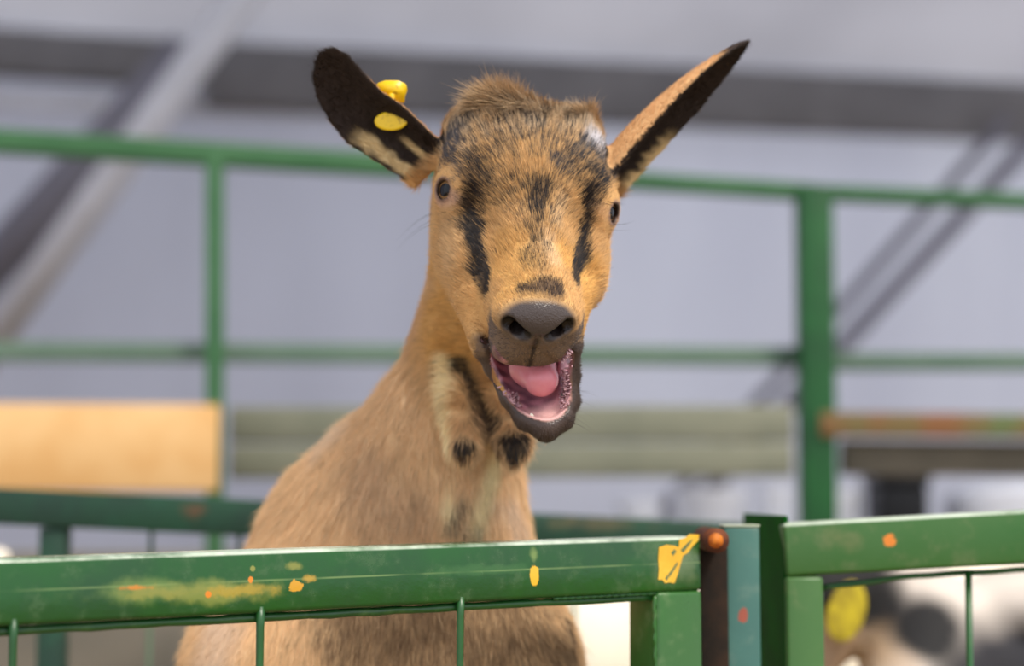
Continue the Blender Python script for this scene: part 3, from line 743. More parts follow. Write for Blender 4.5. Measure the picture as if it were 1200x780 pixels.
# neck and throat
lay([(519, 425), (521, 500), (528, 600)], 11, S3(246, 226, 176), 0.95, 0.6)
lay([(582, 545), (562, 620)], 11, S3(232, 216, 168), 0.85, 0.8)
lay([(365, 515), (400, 490)], 20, S3(228, 204, 176), 0.7, 0.9)  # bright highlight on the back's outline, painted as pale hair
lay([(600, 590), (612, 615)], 18, S3(222, 196, 170), 0.7, 0.8)
lay([(430, 560), (470, 600)], 40, S3(196, 160, 124), 0.6, 0.9)
lay([(250, 770), (270, 700)], 30, S3(222, 200, 180), 0.6, 0.9)
lay([(480, 400), (500, 330)], 14, S3(206, 166, 128), 0.6, 0.9)
lay([(540, 428), (558, 460), (578, 490)], 11, S3(44, 38, 26), 0.85, 0.7, target='dk'); lay([(560, 480), (575, 520)], 15, BROWN, 0.6, 0.8, target='dk')  # deep shadow between jaw and throat, painted into the coat
lay([(541, 526)], 15, DARK, 0.97, 0.35, target='dk'); lay([(603, 526)], 17, DARK, 0.97, 0.35, target='dk')
lay([(545, 590), (525, 625), (560, 628)], 9, S3(70, 66, 44), 0.55, 0.9, target='dk')
lay([(420, 740), (560, 730), (640, 735)], 62, S3(148, 116, 82), 0.62, 0.8, target='dk'); lay([(664, 720), (668, 790)], 7, DARK, 0.9, 0.8, target='dk')
# face marks
F_ = lambda p, r, a, c=None, so=0.6: lay(p, r, DARK if c is None else c, a, so, 0.5, 'dk')
F_([(545, 160), (560, 190), (600, 150), (660, 160), (690, 190)], 46, 0.50, S3(52, 50, 54)); F_([(600, 210), (630, 250), (660, 215)], 26, 0.40, S3(60, 56, 58))
F_([(535, 150), (520, 185), (540, 215)], 19, 0.80, SLATE); F_([(660, 190), (690, 175), (715, 190)], 20, 0.74, S3(58, 58, 64)); lay([(552, 185), (572, 215), (556, 245)], 22, DARK, 0.74, 0.9, 0.5, 'dk')
F_([(545, 235), (557, 268), (560, 300), (567, 332)], 12, 1.0); F_([(551, 225), (560, 262)], 15, 0.85)
F_([(575, 240), (600, 235)], 10, 0.4)
lay([(632, 222), (634, 242)], 15, DARK, 0.80, 0.9, 0.5, 'dk'); F_([(630, 262), (632, 300)], 15, 0.50)
F_([(690, 195), (708, 205), (700, 225)], 16, 0.80); F_([(692, 225), (688, 265), (682, 300), (678, 326)], 9.5, 1.0)
F_([(668, 180), (680, 210)], 14, 0.6); F_([(660, 240), (670, 250)], 10, 0.35)
F_([(612, 336), (634, 330), (655, 338)], 10, 0.92, S3(52, 38, 34))
F_([(575, 118), (600, 112), (640, 125), (680, 130)], 20, 0.38, BROWN)
mw_ = lay([(696, 164), (708, 172), (718, 180)], 11, S3(226, 226, 234), 0.9, 0.9); dk *= 1 - 0.45 * mw_  # glossy highlight on the crown hair, painted near-white
lay([(645, 280), (652, 300)], 9, S3(222, 190, 150), 0.6, 0.9); lay([(660, 232), (655, 262)], 8, S3(220, 190, 150), 0.5, 0.9)
lay([(700, 238), (726, 262)], 8, S3(200, 160, 126), 0.6, 0.9); lay([(512, 238), (532, 236)], 8, S3(196, 158, 140), 0.7, 0.9)
# nose leather and dark lips (bare or short haired skin)
skin = np.zeros(len(GP))
x_, a_, n_ = qh[:, 0], qh[:, 1], qh[:, 2]
m = np.clip((np.sqrt(((x_ + .42) / 3.0) ** 2 + ((a_ - 11.8) / 1.75) ** 2 + ((n_ + 1.10) / 1.95) ** 2) - 1.0) / -0.12, 0, 1)
m *= (headw > 0.2)
col = col * (1 - m[:, None]) + NOSE * m[:, None]; skin = np.maximum(skin, m); 
mlip = np.clip((a_ - 9.6) / 0.8, 0, 1) * np.clip((-1.5 - n_) / 0.5, 0, 1) * np.clip((n_ + 6.6) / 0.4, 0, 1) * (np.abs(x_) < 4)
dk = np.maximum(dk, mlip * 0.74); dcol = dcol * (1 - mlip[:, None]) + S3(70, 62, 60) * mlip[:, None]; col = col * (1 - mlip[:, None] * 0.75) + S3(150, 122, 98) * mlip[:, None] * 0.75
phl = np.clip((0.32 - np.abs(x_ + 0.42)) / 0.2, 0, 1) * mlip * (a_ > 11.0); dk = np.maximum(dk, phl); dcol = dcol * (1 - phl[:, None]) + S3(34, 28, 28) * phl[:, None]
nh = GN @ HB
# dark lips round the open mouth, pink lining inside it
dl = np.full(len(GP), 9.0)
for pts, r0, r1 in LIPS:
    for p0, p1 in zip(pts, pts[1:]): dl = np.minimum(dl, sd_rc(qh.astype(f32), W_(*p0), W_(*p1), 0.0, 0.0))
nearh = (np.linalg.norm(GP - HO, axis=1) < 0.22)
cvd = np.full(len(GP), 9.0); cvd[nearh] = cavity(qh[nearh].astype(f32))
mi = np.clip((0.12 - cvd) / 0.16, 0, 1) * nearh * (a_ > 0)
def inside(P, poly):
    x, y = P[:, 0], P[:, 1]; r = np.zeros(len(P), bool)
    for (x0, y0), (x1, y1) in zip(poly, poly[1:] + poly[:1]):
        c_ = ((y0 > y) != (y1 > y)) & (x < (x1 - x0) * (y - y0) / ((y1 - y0) + 1e-9) + x0); r ^= c_
    return r
ring = [p[:2] for p in LIPS[0][0]] + [p[:2] for p in LIPS[1][0][::-1]][1:]
upl = sd_el(qh.astype(f32), (-0.42, 10.4, -2.9), (3.1, 3.4, 3.0))          # the upper lip in front of the opening
ins_ = inside(UV, ring) & nearh & (facing | (cvd < 0.7)) & (upl > 0.0) & (GP[:, 1] > 1.2)
mi = np.maximum(mi, ins_ * 1.0)
ca_, cb_ = W_(612, 400, 1.262), W_(640, 466, 1.225); ab_ = cb_ - ca_
tq = np.clip((qh - ca_) @ ab_ / (ab_ @ ab_), 0, 1); vq = ca_ + tq[:, None] * ab_ - qh; inw = (vq / np.maximum(np.linalg.norm(vq, axis=1, keepdims=True), 1e-6) * nh).sum(1)
mi = np.where(dl < 1.15, np.minimum(mi + (UV[:, 1] > 440) * nearh * (dl < 1.15), np.clip((inw - 0.30) / 0.35, 0, 1)), mi) * (a_ > 0)
mi *= np.clip(sd_el(qh.astype(f32), (-0.42, 11.0, -4.0), (3.0, 1.9, 2.05)) / 0.12, 0, 1)
rimw = np.interp(UV[:, 1], [390, 500], [0.68, 1.45])
ml = np.maximum(np.clip((rimw - dl) / 0.25, 0, 1), ins_) * nearh * (1 - mi)
ml2 = np.clip((rimw + 1.0 - dl) / 0.6, 0, 1) * nearh * (1 - mi) * np.clip((UV[:, 1] - 470) / 25, 0, 1)
col = col * (1 - ml[:, None]) + S3(72, 58, 52) * ml[:, None]; dk = np.maximum(dk * (1 - ml), ml2 * 0.9); dcol = dcol * (1 - ml2[:, None]) + S3(66, 54, 50) * ml2[:, None]
lipin = np.clip((0.75 - cvd) / 0.3, 0, 1); skin = np.maximum(skin, ml * lipin); dk = np.maximum(dk, ml * (1 - lipin) * 0.9)
fz = ml * (1 - lipin); dcol = dcol * (1 - fz[:, None]) + S3(70, 56, 48) * fz[:, None]
g_ = S3(190, 130, 140); gd = S3(108, 72, 84)
mx_ = np.clip((pnoise(qh, 3.0, 5) + 0.5), 0, 1)[:, None]
col = col * (1 - mi[:, None]) + (g_ * (1 - mx_) + gd * mx_) * mi[:, None]; dk *= 1 - mi; skin = np.maximum(skin, mi)
mg = np.clip((2.3 - np.linalg.norm(qh - W_(640, 482, 1.228), axis=1)) / 0.8, 0, 1) * mi
col = col * (1 - mg[:, None]) + S3(220, 172, 166) * mg[:, None]
# nostril insides
for s in (-1, 1):
    dn = sd_rc(qh.astype(f32), (-0.42 + s * 0.95, 12.7, -1.58), (-0.42 + s * 2.0, 12.2, -0.95), 0.0, 0.0); dn2 = sd_rc(qh.astype(f32), (-0.42 + s * 1.40, 12.3, -1.45), (-0.42 + s * 1.15, 10.2, -1.6), 0.0, 0.0)
    mm = np.clip((0.62 - np.minimum(dn, dn2)) / 0.12, 0, 1) * nearh
    col = col * (1 - mm[:, None]) + S3(24, 17, 16) * mm[:, None]; skin = np.maximum(skin, mm)
# eyelids
for k in 'lr':
    c, n2 = EYE[k]; n2 = unit(n2); de = np.linalg.norm(qh - (c + n2 * EYR), axis=1)
    mm = np.clip((1.12 - de) / 0.15, 0, 1); rim_ = np.clip((0.86 - de) / 0.12, 0, 1)[:, None]; col = col * (1 - mm[:, None]) + (S3(140, 106, 84) * (1 - rim_) + S3(46, 34, 32) * rim_) * mm[:, None]; dk *= 1 - mm; skin = np.maximum(skin, mm)
    m3 = np.clip((2.4 - de) / 0.8, 0, 1); dk *= 1 - 0.6 * m3; EYEM = m3 if k == 'l' else np.maximum(EYEM, m3)
# ears
CLEN = {}
for k, e in EARS.items():
    t, wn, c = ear_local(GP, e); near = (t > 0.02) & (t < 1.1) & (np.abs(wn) < 1.35) & (np.linalg.norm(GP - HO, axis=1) > 0.060) & (np.abs(c) < 0.05)
    es = -1 if k == 'l' else 1
    Cax = e['fr'][1][:, 2]; ins = (GN @ Cax) > 0.05
    # only points close to the shell
    near &= np.abs(ear_sd(GP.astype(f32), e)) < np.where(t < 0.3, 0.006, 0.003)
    mm = (near & ins).astype(float); edge = (near & (np.abs(wn) > 0.9)).astype(float)
    inner = S3(40, 28, 22)
    col = col * (1 - mm[:, None]) + inner * mm[:, None]; dk *= 1 - mm
    stripe_d = np.abs(wn * es - (0.66 if k == 'l' else 0.98)); st = np.clip((0.24 - stripe_d + 0.08 * pnoise(GP, 400, 3)) / 0.15, 0, 1) * np.clip(((0.50 if k == 'l' else 0.44) - t) / 0.12, 0, 1) * mm
    st2 = np.clip((0.16 - np.abs(wn * es + 0.05)) / 0.1, 0, 1) * np.clip((0.26 - t) / 0.1, 0, 1) * mm * (k == 'l')
    st = np.maximum(st, st2)
    col = col * (1 - st[:, None]) + S3(206, 178, 128) * st[:, None]
    mo = (near & ~ins).astype(float); tt = np.clip((t - (0.62 if k == 'l' else 0.80)) / 0.08, 0, 1) * mo
    col = col * (1 - mo[:, None]) + S3(212, 164, 112) * mo[:, None]
    col = col * (1 - tt[:, None]) + S3(60, 44, 36) * tt[:, None]
    ln = np.where(near, np.where(ins, 0.004, 0.0035), ln); dk = np.where(near, dk * 0, dk)
    CLEN[k] = (near, ins, t, wn)
earmask = CLEN['l'][0] | CLEN['r'][0]
# hair length map
hd = np.linalg.norm(GP - HO, axis=1)
ln = np.where(~earmask, np.where(headw > 0.01, 0.0065 * headw + 0.011 * (1 - headw), ln), ln)
ln = np.where(~earmask & (a_ > 7) & (headw > 0.5), 0.0035, ln)
ln = np.where(~earmask, ln - 0.0042 * EYEM * headw, ln)
ln = np.where(mlip > 0.3, 0.0019, ln)
ln = np.where((ml2 > 0.2) | (np.minimum(dl, 9) < 2.2), 0.0028, ln)
# hooves
hoof = (GP[:, 2] < 0.05) | ((GP[:, 2] < 0.72) & (GP[:, 1] < 1.077 + (GP[:, 0] + .323) * .554 + .045))
col[hoof] = S3(60, 52, 44); dk[hoof] = 0; skin[hoof] = 1
crL = np.exp(-(((UV[:, 0] - 588) / 26) ** 2 + ((UV[:, 1] - 118) / 22) ** 2)) + 0.7 * np.exp(-(((UV[:, 0] - 688) / 12) ** 2 + ((UV[:, 1] - 138) / 12) ** 2))
cr = np.clip(1 - np.linalg.norm((qh - np.array([-0.6, -6.0, 3.6])) / np.array([4.2, 3.2, 3.6]), axis=1), 0, 1) * (~earmask) * (n_ > -1)
ln = ln + np.minimum(cr * 2.2, 1) * 0.010 + crL * headw * (~earmask) * 0.016
dens = np.where(headw > 0.3, 3.0, 1.0); dens = np.where(earmask, 1.8, dens); dens = dens * (skin < 0.5) * np.where(GP[:, 2] < 0.82, 0.0, 1.0)
dens = dens * np.where(facing | (GP[:, 2] > 1.15), 1.0, 0.35)
base = col * (1 - dk[:, None] * 0.92) + dcol * dk[:, None] * 0.92

def vcol_mat(name, rough=0.7, hair=False, skinattr=False):
    m, nt, b = new_mat(name); a = N(nt, 'ShaderNodeAttribute'); a.attribute_name = 'coat'
    nt.links.new(a.outputs['Color'], b.inputs['Base Color'])
    b.inputs['Roughness'].default_value = rough; b.inputs['Specular IOR Level'].default_value = 0.35 if hair else 0.3
    if skinattr:
        s = N(nt, 'ShaderNodeAttribute'); s.attribute_name = 'skin'
        mr = N(nt, 'ShaderNodeMapRange', inp={'From Min': 0, 'From Max': 1, 'To Min': 0.75, 'To Max': 0.30}); nt.links.new(s.outputs['Fac'], mr.inputs['Value'])
        nt.links.new(mr.outputs['Result'], b.inputs['Roughness'])
        co = coords(nt); v = N(nt, 'ShaderNodeTexVoronoi', inp={'Scale': 900.0}); nt.links.new(co, v.inputs['Vector'])
        n1 = math_(nt, 'ADD', noise(nt, co, 500, 3), math_(nt, 'MULTIPLY', noise(nt, co, 120, 3), 2.5)); h = math_(nt, 'ADD', v.outputs['Distance'], n1); bump(nt, b, h, 0.5, 0.0005)
    return m
M['skin'] = vcol_mat('goat_skin', 0.6, False, True); M['hair'] = vcol_mat('goat_hair', 0.5, True)
def add_attr(me, name, data, typ='FLOAT_COLOR', dom='POINT'):
    at_ = me.attributes.new(name, typ, dom)
    if typ == 'FLOAT_COLOR':
        d = np.ones((len(data), 4), f32); d[:, :3] = data; at_.data.foreach_set('color', d.ravel())
    else: at_.data.foreach_set('value', np.asarray(data, f32))
goat = empty('goat', (-0.12, 1.66, 0)); tag(goat, 'tan and black goat rearing up behind the front gate with its mouth open', 'goat')
me = np_mesh('body', GP, GF); add_attr(me, 'coat', base); add_attr(me, 'skin', skin, 'FLOAT')
bo = link_mesh('body', me, M['skin']); place(bo, Matrix.Identity(4), goat)

# ------------------------------------------------------------------ fur: short strands combed over the coat
def fur(name, P, Nn, Fq, colv, dkv, dcv, lnv, densv, flow, n_total, parent, mat, rad=0.000095, K=4, clump=0.5, seed=3):
    R = np.random.default_rng(seed)
    v = [P[Fq[:, k]] for k in range(4)]
    area = 0.5 * np.linalg.norm(np.cross(v[2] - v[0], v[3] - v[1]), axis=1); wgt = area * densv[Fq].mean(1)
    fi = R.choice(len(Fq), n_total, p=wgt / wgt.sum())
    a, b = R.random(n_total), R.random(n_total)
    W4 = np.stack([(1 - a) * (1 - b), a * (1 - b), a * b, (1 - a) * b], 1)
    I = lambda arr: (arr[Fq[fi]] * (W4[..., None] if arr.ndim == 2 else W4)).sum(1)
    p = I(P); n = I(Nn); n /= np.linalg.norm(n, axis=1, keepdims=True) + 1e-9
    L = I(lnv) * R.uniform(0.65, 1.2, n_total) * np.where(R.random(n_total) < 0.04, 1.35, 1.0); fl_ = flow(p)
    fl_ = fl_ - n * (fl_ * n).sum(1, keepdims=True); fl_ /= np.linalg.norm(fl_, axis=1, keepdims=True) + 1e-9
    jt = R.normal(size=(n_total, 3)) * 0.16
    jt += np.stack([pnoise(p, 420, s) for s in (11, 12, 13)], 1) * 0.26 * clump
    lift = 0.30 + 0.10 * R.normal(size=n_total) + np.clip((L - 0.012) * 30, 0, 0.45)
    dr = fl_ + n * lift[:, None] + jt; dr /= np.linalg.norm(dr, axis=1, keepdims=True)
    bend = fl_ * 0.55 + np.array([0, 0, -0.15]) * np.clip(L / 0.02, 0, 1)[:, None]
    pts = np.empty((n_total, K, 3))
    for k in range(K):
        t = k / (K - 1); pts[:, k] = p - n * 0.0003 + dr * (L * t)[:, None] + bend * (L * t * t * 0.45)[:, None]
    D = I(dkv); c = I(colv); dc = I(dcv)
    cl = pnoise(p, 700, 21) * 0.20 + pnoise(p, 1500, 22) * 0.12 + R.normal(size=n_total) * 0.20
    pk = np.clip((D + cl - 0.5) / 0.22 + 0.5, 0, 1)[:, None]
    br = np.clip(1 + 0.15 * R.normal(size=n_total) + 0.05 * pnoise(p, 260, 31), 0.45, 1.6)[:, None]
    cc = (c * (1 - pk) + dc * pk * 1.1) * br
    hc_ = bpy.data.hair_curves.new(name); hc_.add_curves([K] * n_total)
    hc_.position_data.foreach_set('vector', pts.astype(f32).ravel())
    r = np.tile(np.array([1, 0.95, 0.7, 0.15])[:K], n_total) * np.repeat(rad * (1 + np.clip(L / 0.03, 0, 0.5)), K)
    ra = hc_.attributes.get('radius') or hc_.attributes.new('radius', 'FLOAT', 'POINT'); ra.data.foreach_set('value', r.astype(f32))
    ca = hc_.attributes.new('coat', 'FLOAT_COLOR', 'CURVE'); d4 = np.ones((n_total, 4), f32); d4[:, :3] = cc; ca.data.foreach_set('color', d4.ravel())
    hc_.materials.append(mat)
    o = bpy.data.objects.new(name, hc_); C.objects.link(o); tag(o, kind='stuff'); place(o, Matrix.Identity(4), parent); return o
def flow_goat(p):
    q = toH(p); hw = np.clip((0.19 - np.linalg.norm(p - HO, axis=1)) / 0.05, 0, 1)[:, None]
    # face: from the nose up and outwards to the crown; cheeks sweep back
    lx = np.stack([q[:, 0] * 0.16, -np.ones(len(q)), np.full(len(q), 0.1)], 1)
    lx[:, 2] += np.clip((-q[:, 1] - 1.5) * 0.55, 0, 2.2) * (q[:, 2] > 0)          # crown hair stands up
    lx[:, 1] += np.clip((-q[:, 1] - 4.0) * 0.5, 0, 1.2) * (q[:, 2] > 0)           # ... and tips forward
    lx[:, 0] += np.clip((-q[:, 1] - 3.0) * 0.2, 0, 0.5) * -0.8
    lx[:, 2] -= np.clip((-q[:, 2] - 1.0) * 0.2, 0, 0.8)
    wf = lx @ HB.T
    bodyf = np.tile(np.array([-0.05, 0.10, -1.0]), (len(p), 1))
    out = wf * hw + bodyf * (1 - hw)
    for k, e in EARS.items():
        t, wn, c = ear_local(p, e); m = (t > 0.15) & (t < 1.1) & (np.abs(wn) < 1.3) & (np.abs(ear_sd(p.astype(f32), e)) < 0.004) & (np.linalg.norm(p - HO, axis=1) > 0.062)
        out[m] = e['fr'][1][:, 0]
    return out
if not NOFUR:
    fur('fur', GP, GN, GF, col, dk, dcol, ln, dens, flow_goat, 360000, goat, M['hair'])

# ------------------------------------------------------------------ eyes, tongue, teeth, papillae, whiskers, ear tag
def sphere_mesh(r, seg=32, ring=20):
    bm = bmesh.new(); bmesh.ops.create_uvsphere(bm, u_segments=seg, v_segments=ring, radius=r); return bm
me_, nt, b = new_mat('goat_eye'); co = coords(nt); sep = N(nt, 'ShaderNodeSeparateXYZ'); nt.links.new(co, sep.inputs[0])
ry = math_(nt, 'DIVIDE', sep.outputs['Y'], 0.0060); rz = math_(nt, 'DIVIDE', sep.outputs['Z'], 0.0048)
pr = math_(nt, 'SQRT', math_(nt, 'ADD', math_(nt, 'POWER', math_(nt, 'ABSOLUTE', ry), 2.0), math_(nt, 'POWER', math_(nt, 'ABSOLUTE', rz), 2.0)))
ir = mixc(nt, noise(nt, co, 400, 4), srgb(168, 128, 84), srgb(120, 88, 58))
c1 = mixc(nt, ramp(nt, pr, 0.90, 1.12), srgb(9, 11, 18), ir)
c1 = mixc(nt, ramp(nt, pr, 1.6, 1.9), c1, srgb(70, 50, 40))
nt.links.new(c1, b.inputs['Base Color']); b.inputs['Roughness'].default_value = 0.12; b.inputs['Specular IOR Level'].default_value = 0.28
b.inputs['Coat Weight'].default_value = 0.0
for k in 'lr':
    c, n2 = EYE[k]; n2 = unit(n2); bm = sphere_mesh(EYR / 100)
    for v in bm.verts:
        if v.co.x > 0.008: v.co.x += (v.co.x - 0.008) * 0.12
    o = bm_obj('eye', bm, me_, None, True)
    ex = HB @ n2; ez = unit(np.array([0, 0, 1.0]) - ex * ex[2]); ey = np.cross(ez, ex); wc = toW(c)
    place(o, Matrix([[ex[0], ey[0], ez[0], wc[0]], [ex[1], ey[1], ez[1], wc[1]], [ex[2], ey[2], ez[2], wc[2]], [0, 0, 0, 1]]), goat)
    o['label'] = 'amber eye with dark pupil'
# tongue
mt, nt, b = new_mat('tongue'); co = coords(nt); n1 = noise(nt, co, 90, 4); nt.links.new(mixc(nt, n1, srgb(214, 120, 134), srgb(226, 152, 160)), b.inputs['Base Color'])
b.inputs['Roughness'].default_value = 0.22; b.inputs['Subsurface Weight'].default_value = 0.15; b.inputs['Subsurface Radius'].default_value = (0.01, 0.004, 0.003)
bump(nt, b, noise(nt, co, 700, 2), 0.25, 0.0004)
def tongue_sd(p):
    T = lambda px, py, y: toH(np.array([at(px, py, y)]))[0]
    q = toH(p); d = sd_rc(q, T(612, 400, 1.275), T(624, 428, 1.255), 1.5, 1.6); d = smin(d, sd_rc(q, T(624, 428, 1.252), T(634, 444, 1.240), 1.65, 1.30), 0.6)
    d = smax(d, -sd_rc(q, T(628, 410, 1.215), T(637, 455, 1.205), 0.45, 0.35), 0.7); return d / 100
tc_ = np.array(at(622, 430, 1.255)); TP, TF = surface_nets(tongue_sd, tc_ - 0.08, tc_ + 0.08, 0.0014)
o = link_mesh('tongue', np_mesh('tongue', TP, TF), mt); place(o, Matrix.Identity(4), goat); o['label'] = 'wet pink tongue'
# lower gum ridge and small teeth at the lip, papillae along the inner cheeks
mw, nt, b = new_mat('tooth'); b.inputs['Base Color'].default_value = srgb(236, 226, 206); b.inputs['Roughness'].default_value = 0.25
mp_, nt, b = new_mat('papilla'); b.inputs['Base Color'].default_value = srgb(186, 146, 152); b.inputs['Roughness'].default_value = 0.35
for i in range(8):
    t = (i - 3.5) / 3.5; bm = bmesh.new(); bmesh.ops.create_cube(bm, size=1); bmesh.ops.scale(bm, vec=(0.0030, 0.0014, 0.0042), verts=bm.verts)
    for v in bm.verts:
        if v.co.z > 0: v.co.x *= 1.2
    bmesh.ops.bevel(bm, geom=bm.edges[:], offset=0.0006, segments=2, affect='EDGES')
    o = bm_obj('tooth', bm, mw, None, True); cpos = toW(CH + np.array([t * 1.15, 1.10 - 0.6 * t * t, 0.30 + 0.45 * t * t]))
    nrm_ = HB @ unit([t * 0.7, 1, 0.3]); z_ = HB @ unit([0, 0.55, 0.8]); z_ = unit(z_ - nrm_ * (z_ @ nrm_)); x2 = np.cross(nrm_, z_)
    place(o, Matrix([[x2[0], nrm_[0], z_[0], cpos[0]], [x2[1], nrm_[1], z_[1], cpos[1]], [x2[2], nrm_[2], z_[2], cpos[2]], [0, 0, 0, 1]]), goat)
pap = bmesh.new(); Rp = random.Random(4)
mi_idx = np.nonzero((mi > 0.5) & (UV[:, 1] < 478) & (np.abs(UV[:, 0] - 632) > 24) & facing & (dl < 2.0))[0]
for _ in range(300):
    if len(mi_idx) == 0: break
    i = int(Rp.choice(list(mi_idx[:1])) if False else mi_idx[Rp.randrange(len(mi_idx))]); p = Vector(GP[i]); n = Vector(GN[i]); n = (n * 0.7 + Vector((0, -0.4, -0.25)) + Vector((Rp.uniform(-.3, .3), Rp.uniform(-.3, .3), Rp.uniform(-.3, .3)))).normalized()
    h_ = Rp.uniform(0.0018, 0.0040); r_ = h_ * 0.30
    Mx = Matrix.Translation(p + n * h_ * 0.42) @ n.to_track_quat('Z', 'Y').to_matrix().to_4x4()
    bmesh.ops.create_cone(pap, cap_ends=True, segments=6, radius1=r_, radius2=r_ * 0.25, depth=h_, matrix=Mx)
o = bm_obj('papillae', pap, mp_, None, True); tag(o, 'small pale cones lining the inner cheeks', kind='stuff'); place(o, Matrix.Identity(4), goat)
# whiskers and lashes
mwk, nt, b = new_mat('whisker'); b.inputs['Base Color'].default_value = srgb(50, 42, 40); b.inputs['Roughness'].default_value = 0.4
wk = bmesh.new()
def whisk(p, d, L, r=0.00012, droop=0.2):
    p = Vector(p); d = Vector(d).normalized(); prev = None
    a = d.orthogonal().normalized(); b2 = d.cross(a)
    for i in range(6):
        t = i / 5; c = p + d * L * t + Vector((0, 0, -1)) * droop * L * t * t; rr = r * (1 - 0.85 * t)
        ring = [wk.verts.new(c + (a * math.cos(k * 2.094) + b2 * math.sin(k * 2.094)) * rr) for k in range(3)]
        if prev:
            for k in range(3): wk.faces.new((prev[k], prev[(k + 1) % 3], ring[(k + 1) % 3], ring[k]))
        prev = ring
Rw = random.Random(9)
for _ in range(16): whisk(pick(668 + Rw.uniform(-12, 2), 470 + Rw.uniform(-20, 30)), (1, -0.3 + Rw.uniform(-.4, .4), Rw.uniform(-0.7, 0.2)), Rw.uniform(0.012, 0.030))
for px, py in ((498, 250), (497, 256), (499, 262), (498, 247)): whisk(pick(px + 5, py), (-1, -0.1, Rw.uniform(-0.45, -0.05)), Rw.uniform(0.020, 0.032), 0.00015, 0.5)
for px, py in ((722, 262), (722, 266), (720, 270)): whisk(pick(px - 2, py), (1, -0.1, Rw.uniform(-0.5, 0.1)), Rw.uniform(0.014, 0.022), 0.00015, -0.2)
for i in range(14):
    t = i / 13; whisk(pick(508 + 20 * t, 212 - 4 * math.sin(3.14 * t)), (-0.3 + 0.3 * t, -0.8, -0.15), 0.006, 0.00014, 0.3)
    whisk(pick(711 + 16 * t, 240 - 3 * math.sin(3.14 * t)), (0.5 + 0.4 * t, -0.6, -0.1), 0.007, 0.00014, 0.3)
o = bm_obj('whiskers', wk, mwk, None, True); tag(o, kind='stuff'); place(o, Matrix.Identity(4), goat)
# ear tag: an oval button in the ear's cup and the flag on its back
my, nt, b = new_mat('yellow_plastic'); co = coords(nt); b.inputs['Roughness'].default_value = 0.38
nt.links.new(mixc(nt, ramp(nt, noise(nt, co, 260, 4), 0.55, 0.75), srgb(232, 192, 12), srgb(160, 122, 18)), b.inputs['Base Color'])
tagp = empty('ear_tag', (0, 0, 0)); 
tp = pick(457, 145); e = EARS['l']; Cx = e['fr'][1][:, 2]
tagp.parent = goat; tagp.matrix_parent_inverse = Matrix.Translation(-Vector(goat.location)); tagp['label'] = 'yellow plastic ear tag'
def disc_part(name, center, normal, major, rx_, ry_, th, mat, rings=4):
    bm = bmesh.new(); z = Vector(normal).normalized(); x = Vector(major); x = (x - z * x.dot(z)).normalized(); y = z.cross(x); n_s = 28; prev = None; c0 = Vector(center)
    prof = [(0.0, th), (0.80, th), (0.95, th * 0.8), (1.0, th * 0.4), (1.0, 0.0), (0.92, -th * 0.4), (0.0, -th * 0.4)]
    for (q, h_) in prof:
        ring = [bm.verts.new(c0 + x * rx_ * q * math.cos(a * 2 * math.pi / n_s) + y * ry_ * q * math.sin(a * 2 * math.pi / n_s) + z * h_) for a in range(n_s)]
        if prev:
            for k in range(n_s): bm.faces.new((prev[k], prev[(k + 1) % n_s], ring[(k + 1) % n_s], ring[k]))
        prev = ring
    bmesh.ops.remove_doubles(bm, verts=bm.verts, dist=1e-6); bmesh.ops.recalc_face_normals(bm, faces=bm.faces)
    o = bm_obj(name, bm, mat, None, True); o.parent = tagp; o.matrix_parent_inverse = Matrix.Identity(4); return o
vx = VB @ np.array([1, 0, 0.0])
disc_part('button', tp + VB @ np.array([0, -0.0035, 0]), VB @ unit([-0.1, -1, 0.12]), vx, 0.0128, 0.0074, 0.0014, my)
fpx = np.array(at(459, 103, 1.262))
bm = bmesh.new(); z = VB @ unit([0.1, -0.75, 0.62]); prof = [(-20, 1), (-17, -6), (-8, -9), (8, -9), (17, -5), (19, 2), (16, 8), (15, 17), (5, 16), (-6, 9), (-14, 5)]
# prof is in pixels of 0.63 mm: a flag that folds over the ear's rim
pts_ = [VB @ (np.array([x, 0.25 * y_, -y_]) * 0.00063) for x, y_ in prof]
A_ = [bm.verts.new(fpx + p_) for p_ in pts_]; bk_ = VB @ np.array([0.0, 0.0022, -0.0006]); B_ = [bm.verts.new(fpx + p_ + bk_) for p_ in pts_]
bm.faces.new(A_); bm.faces.new(B_[::-1])
for i in range(len(A_)): bm.faces.new((A_[i], B_[i], B_[(i + 1) % len(A_)], A_[(i + 1) % len(A_)]))
bmesh.ops.recalc_face_normals(bm, faces=bm.faces); bmesh.ops.bevel(bm, geom=bm.edges[:], offset=0.0005, segments=2, affect='EDGES')
o = bm_obj('flag', bm, my, None, True); o.parent = tagp
o = rod('pin', [Vector(tp) + Vector(VB @ np.array([0, 0.001, 0])), Vector(fpx) + Vector((0, 0.001, -0.004))], 0.0022, my, None, 10); o.parent = tagp

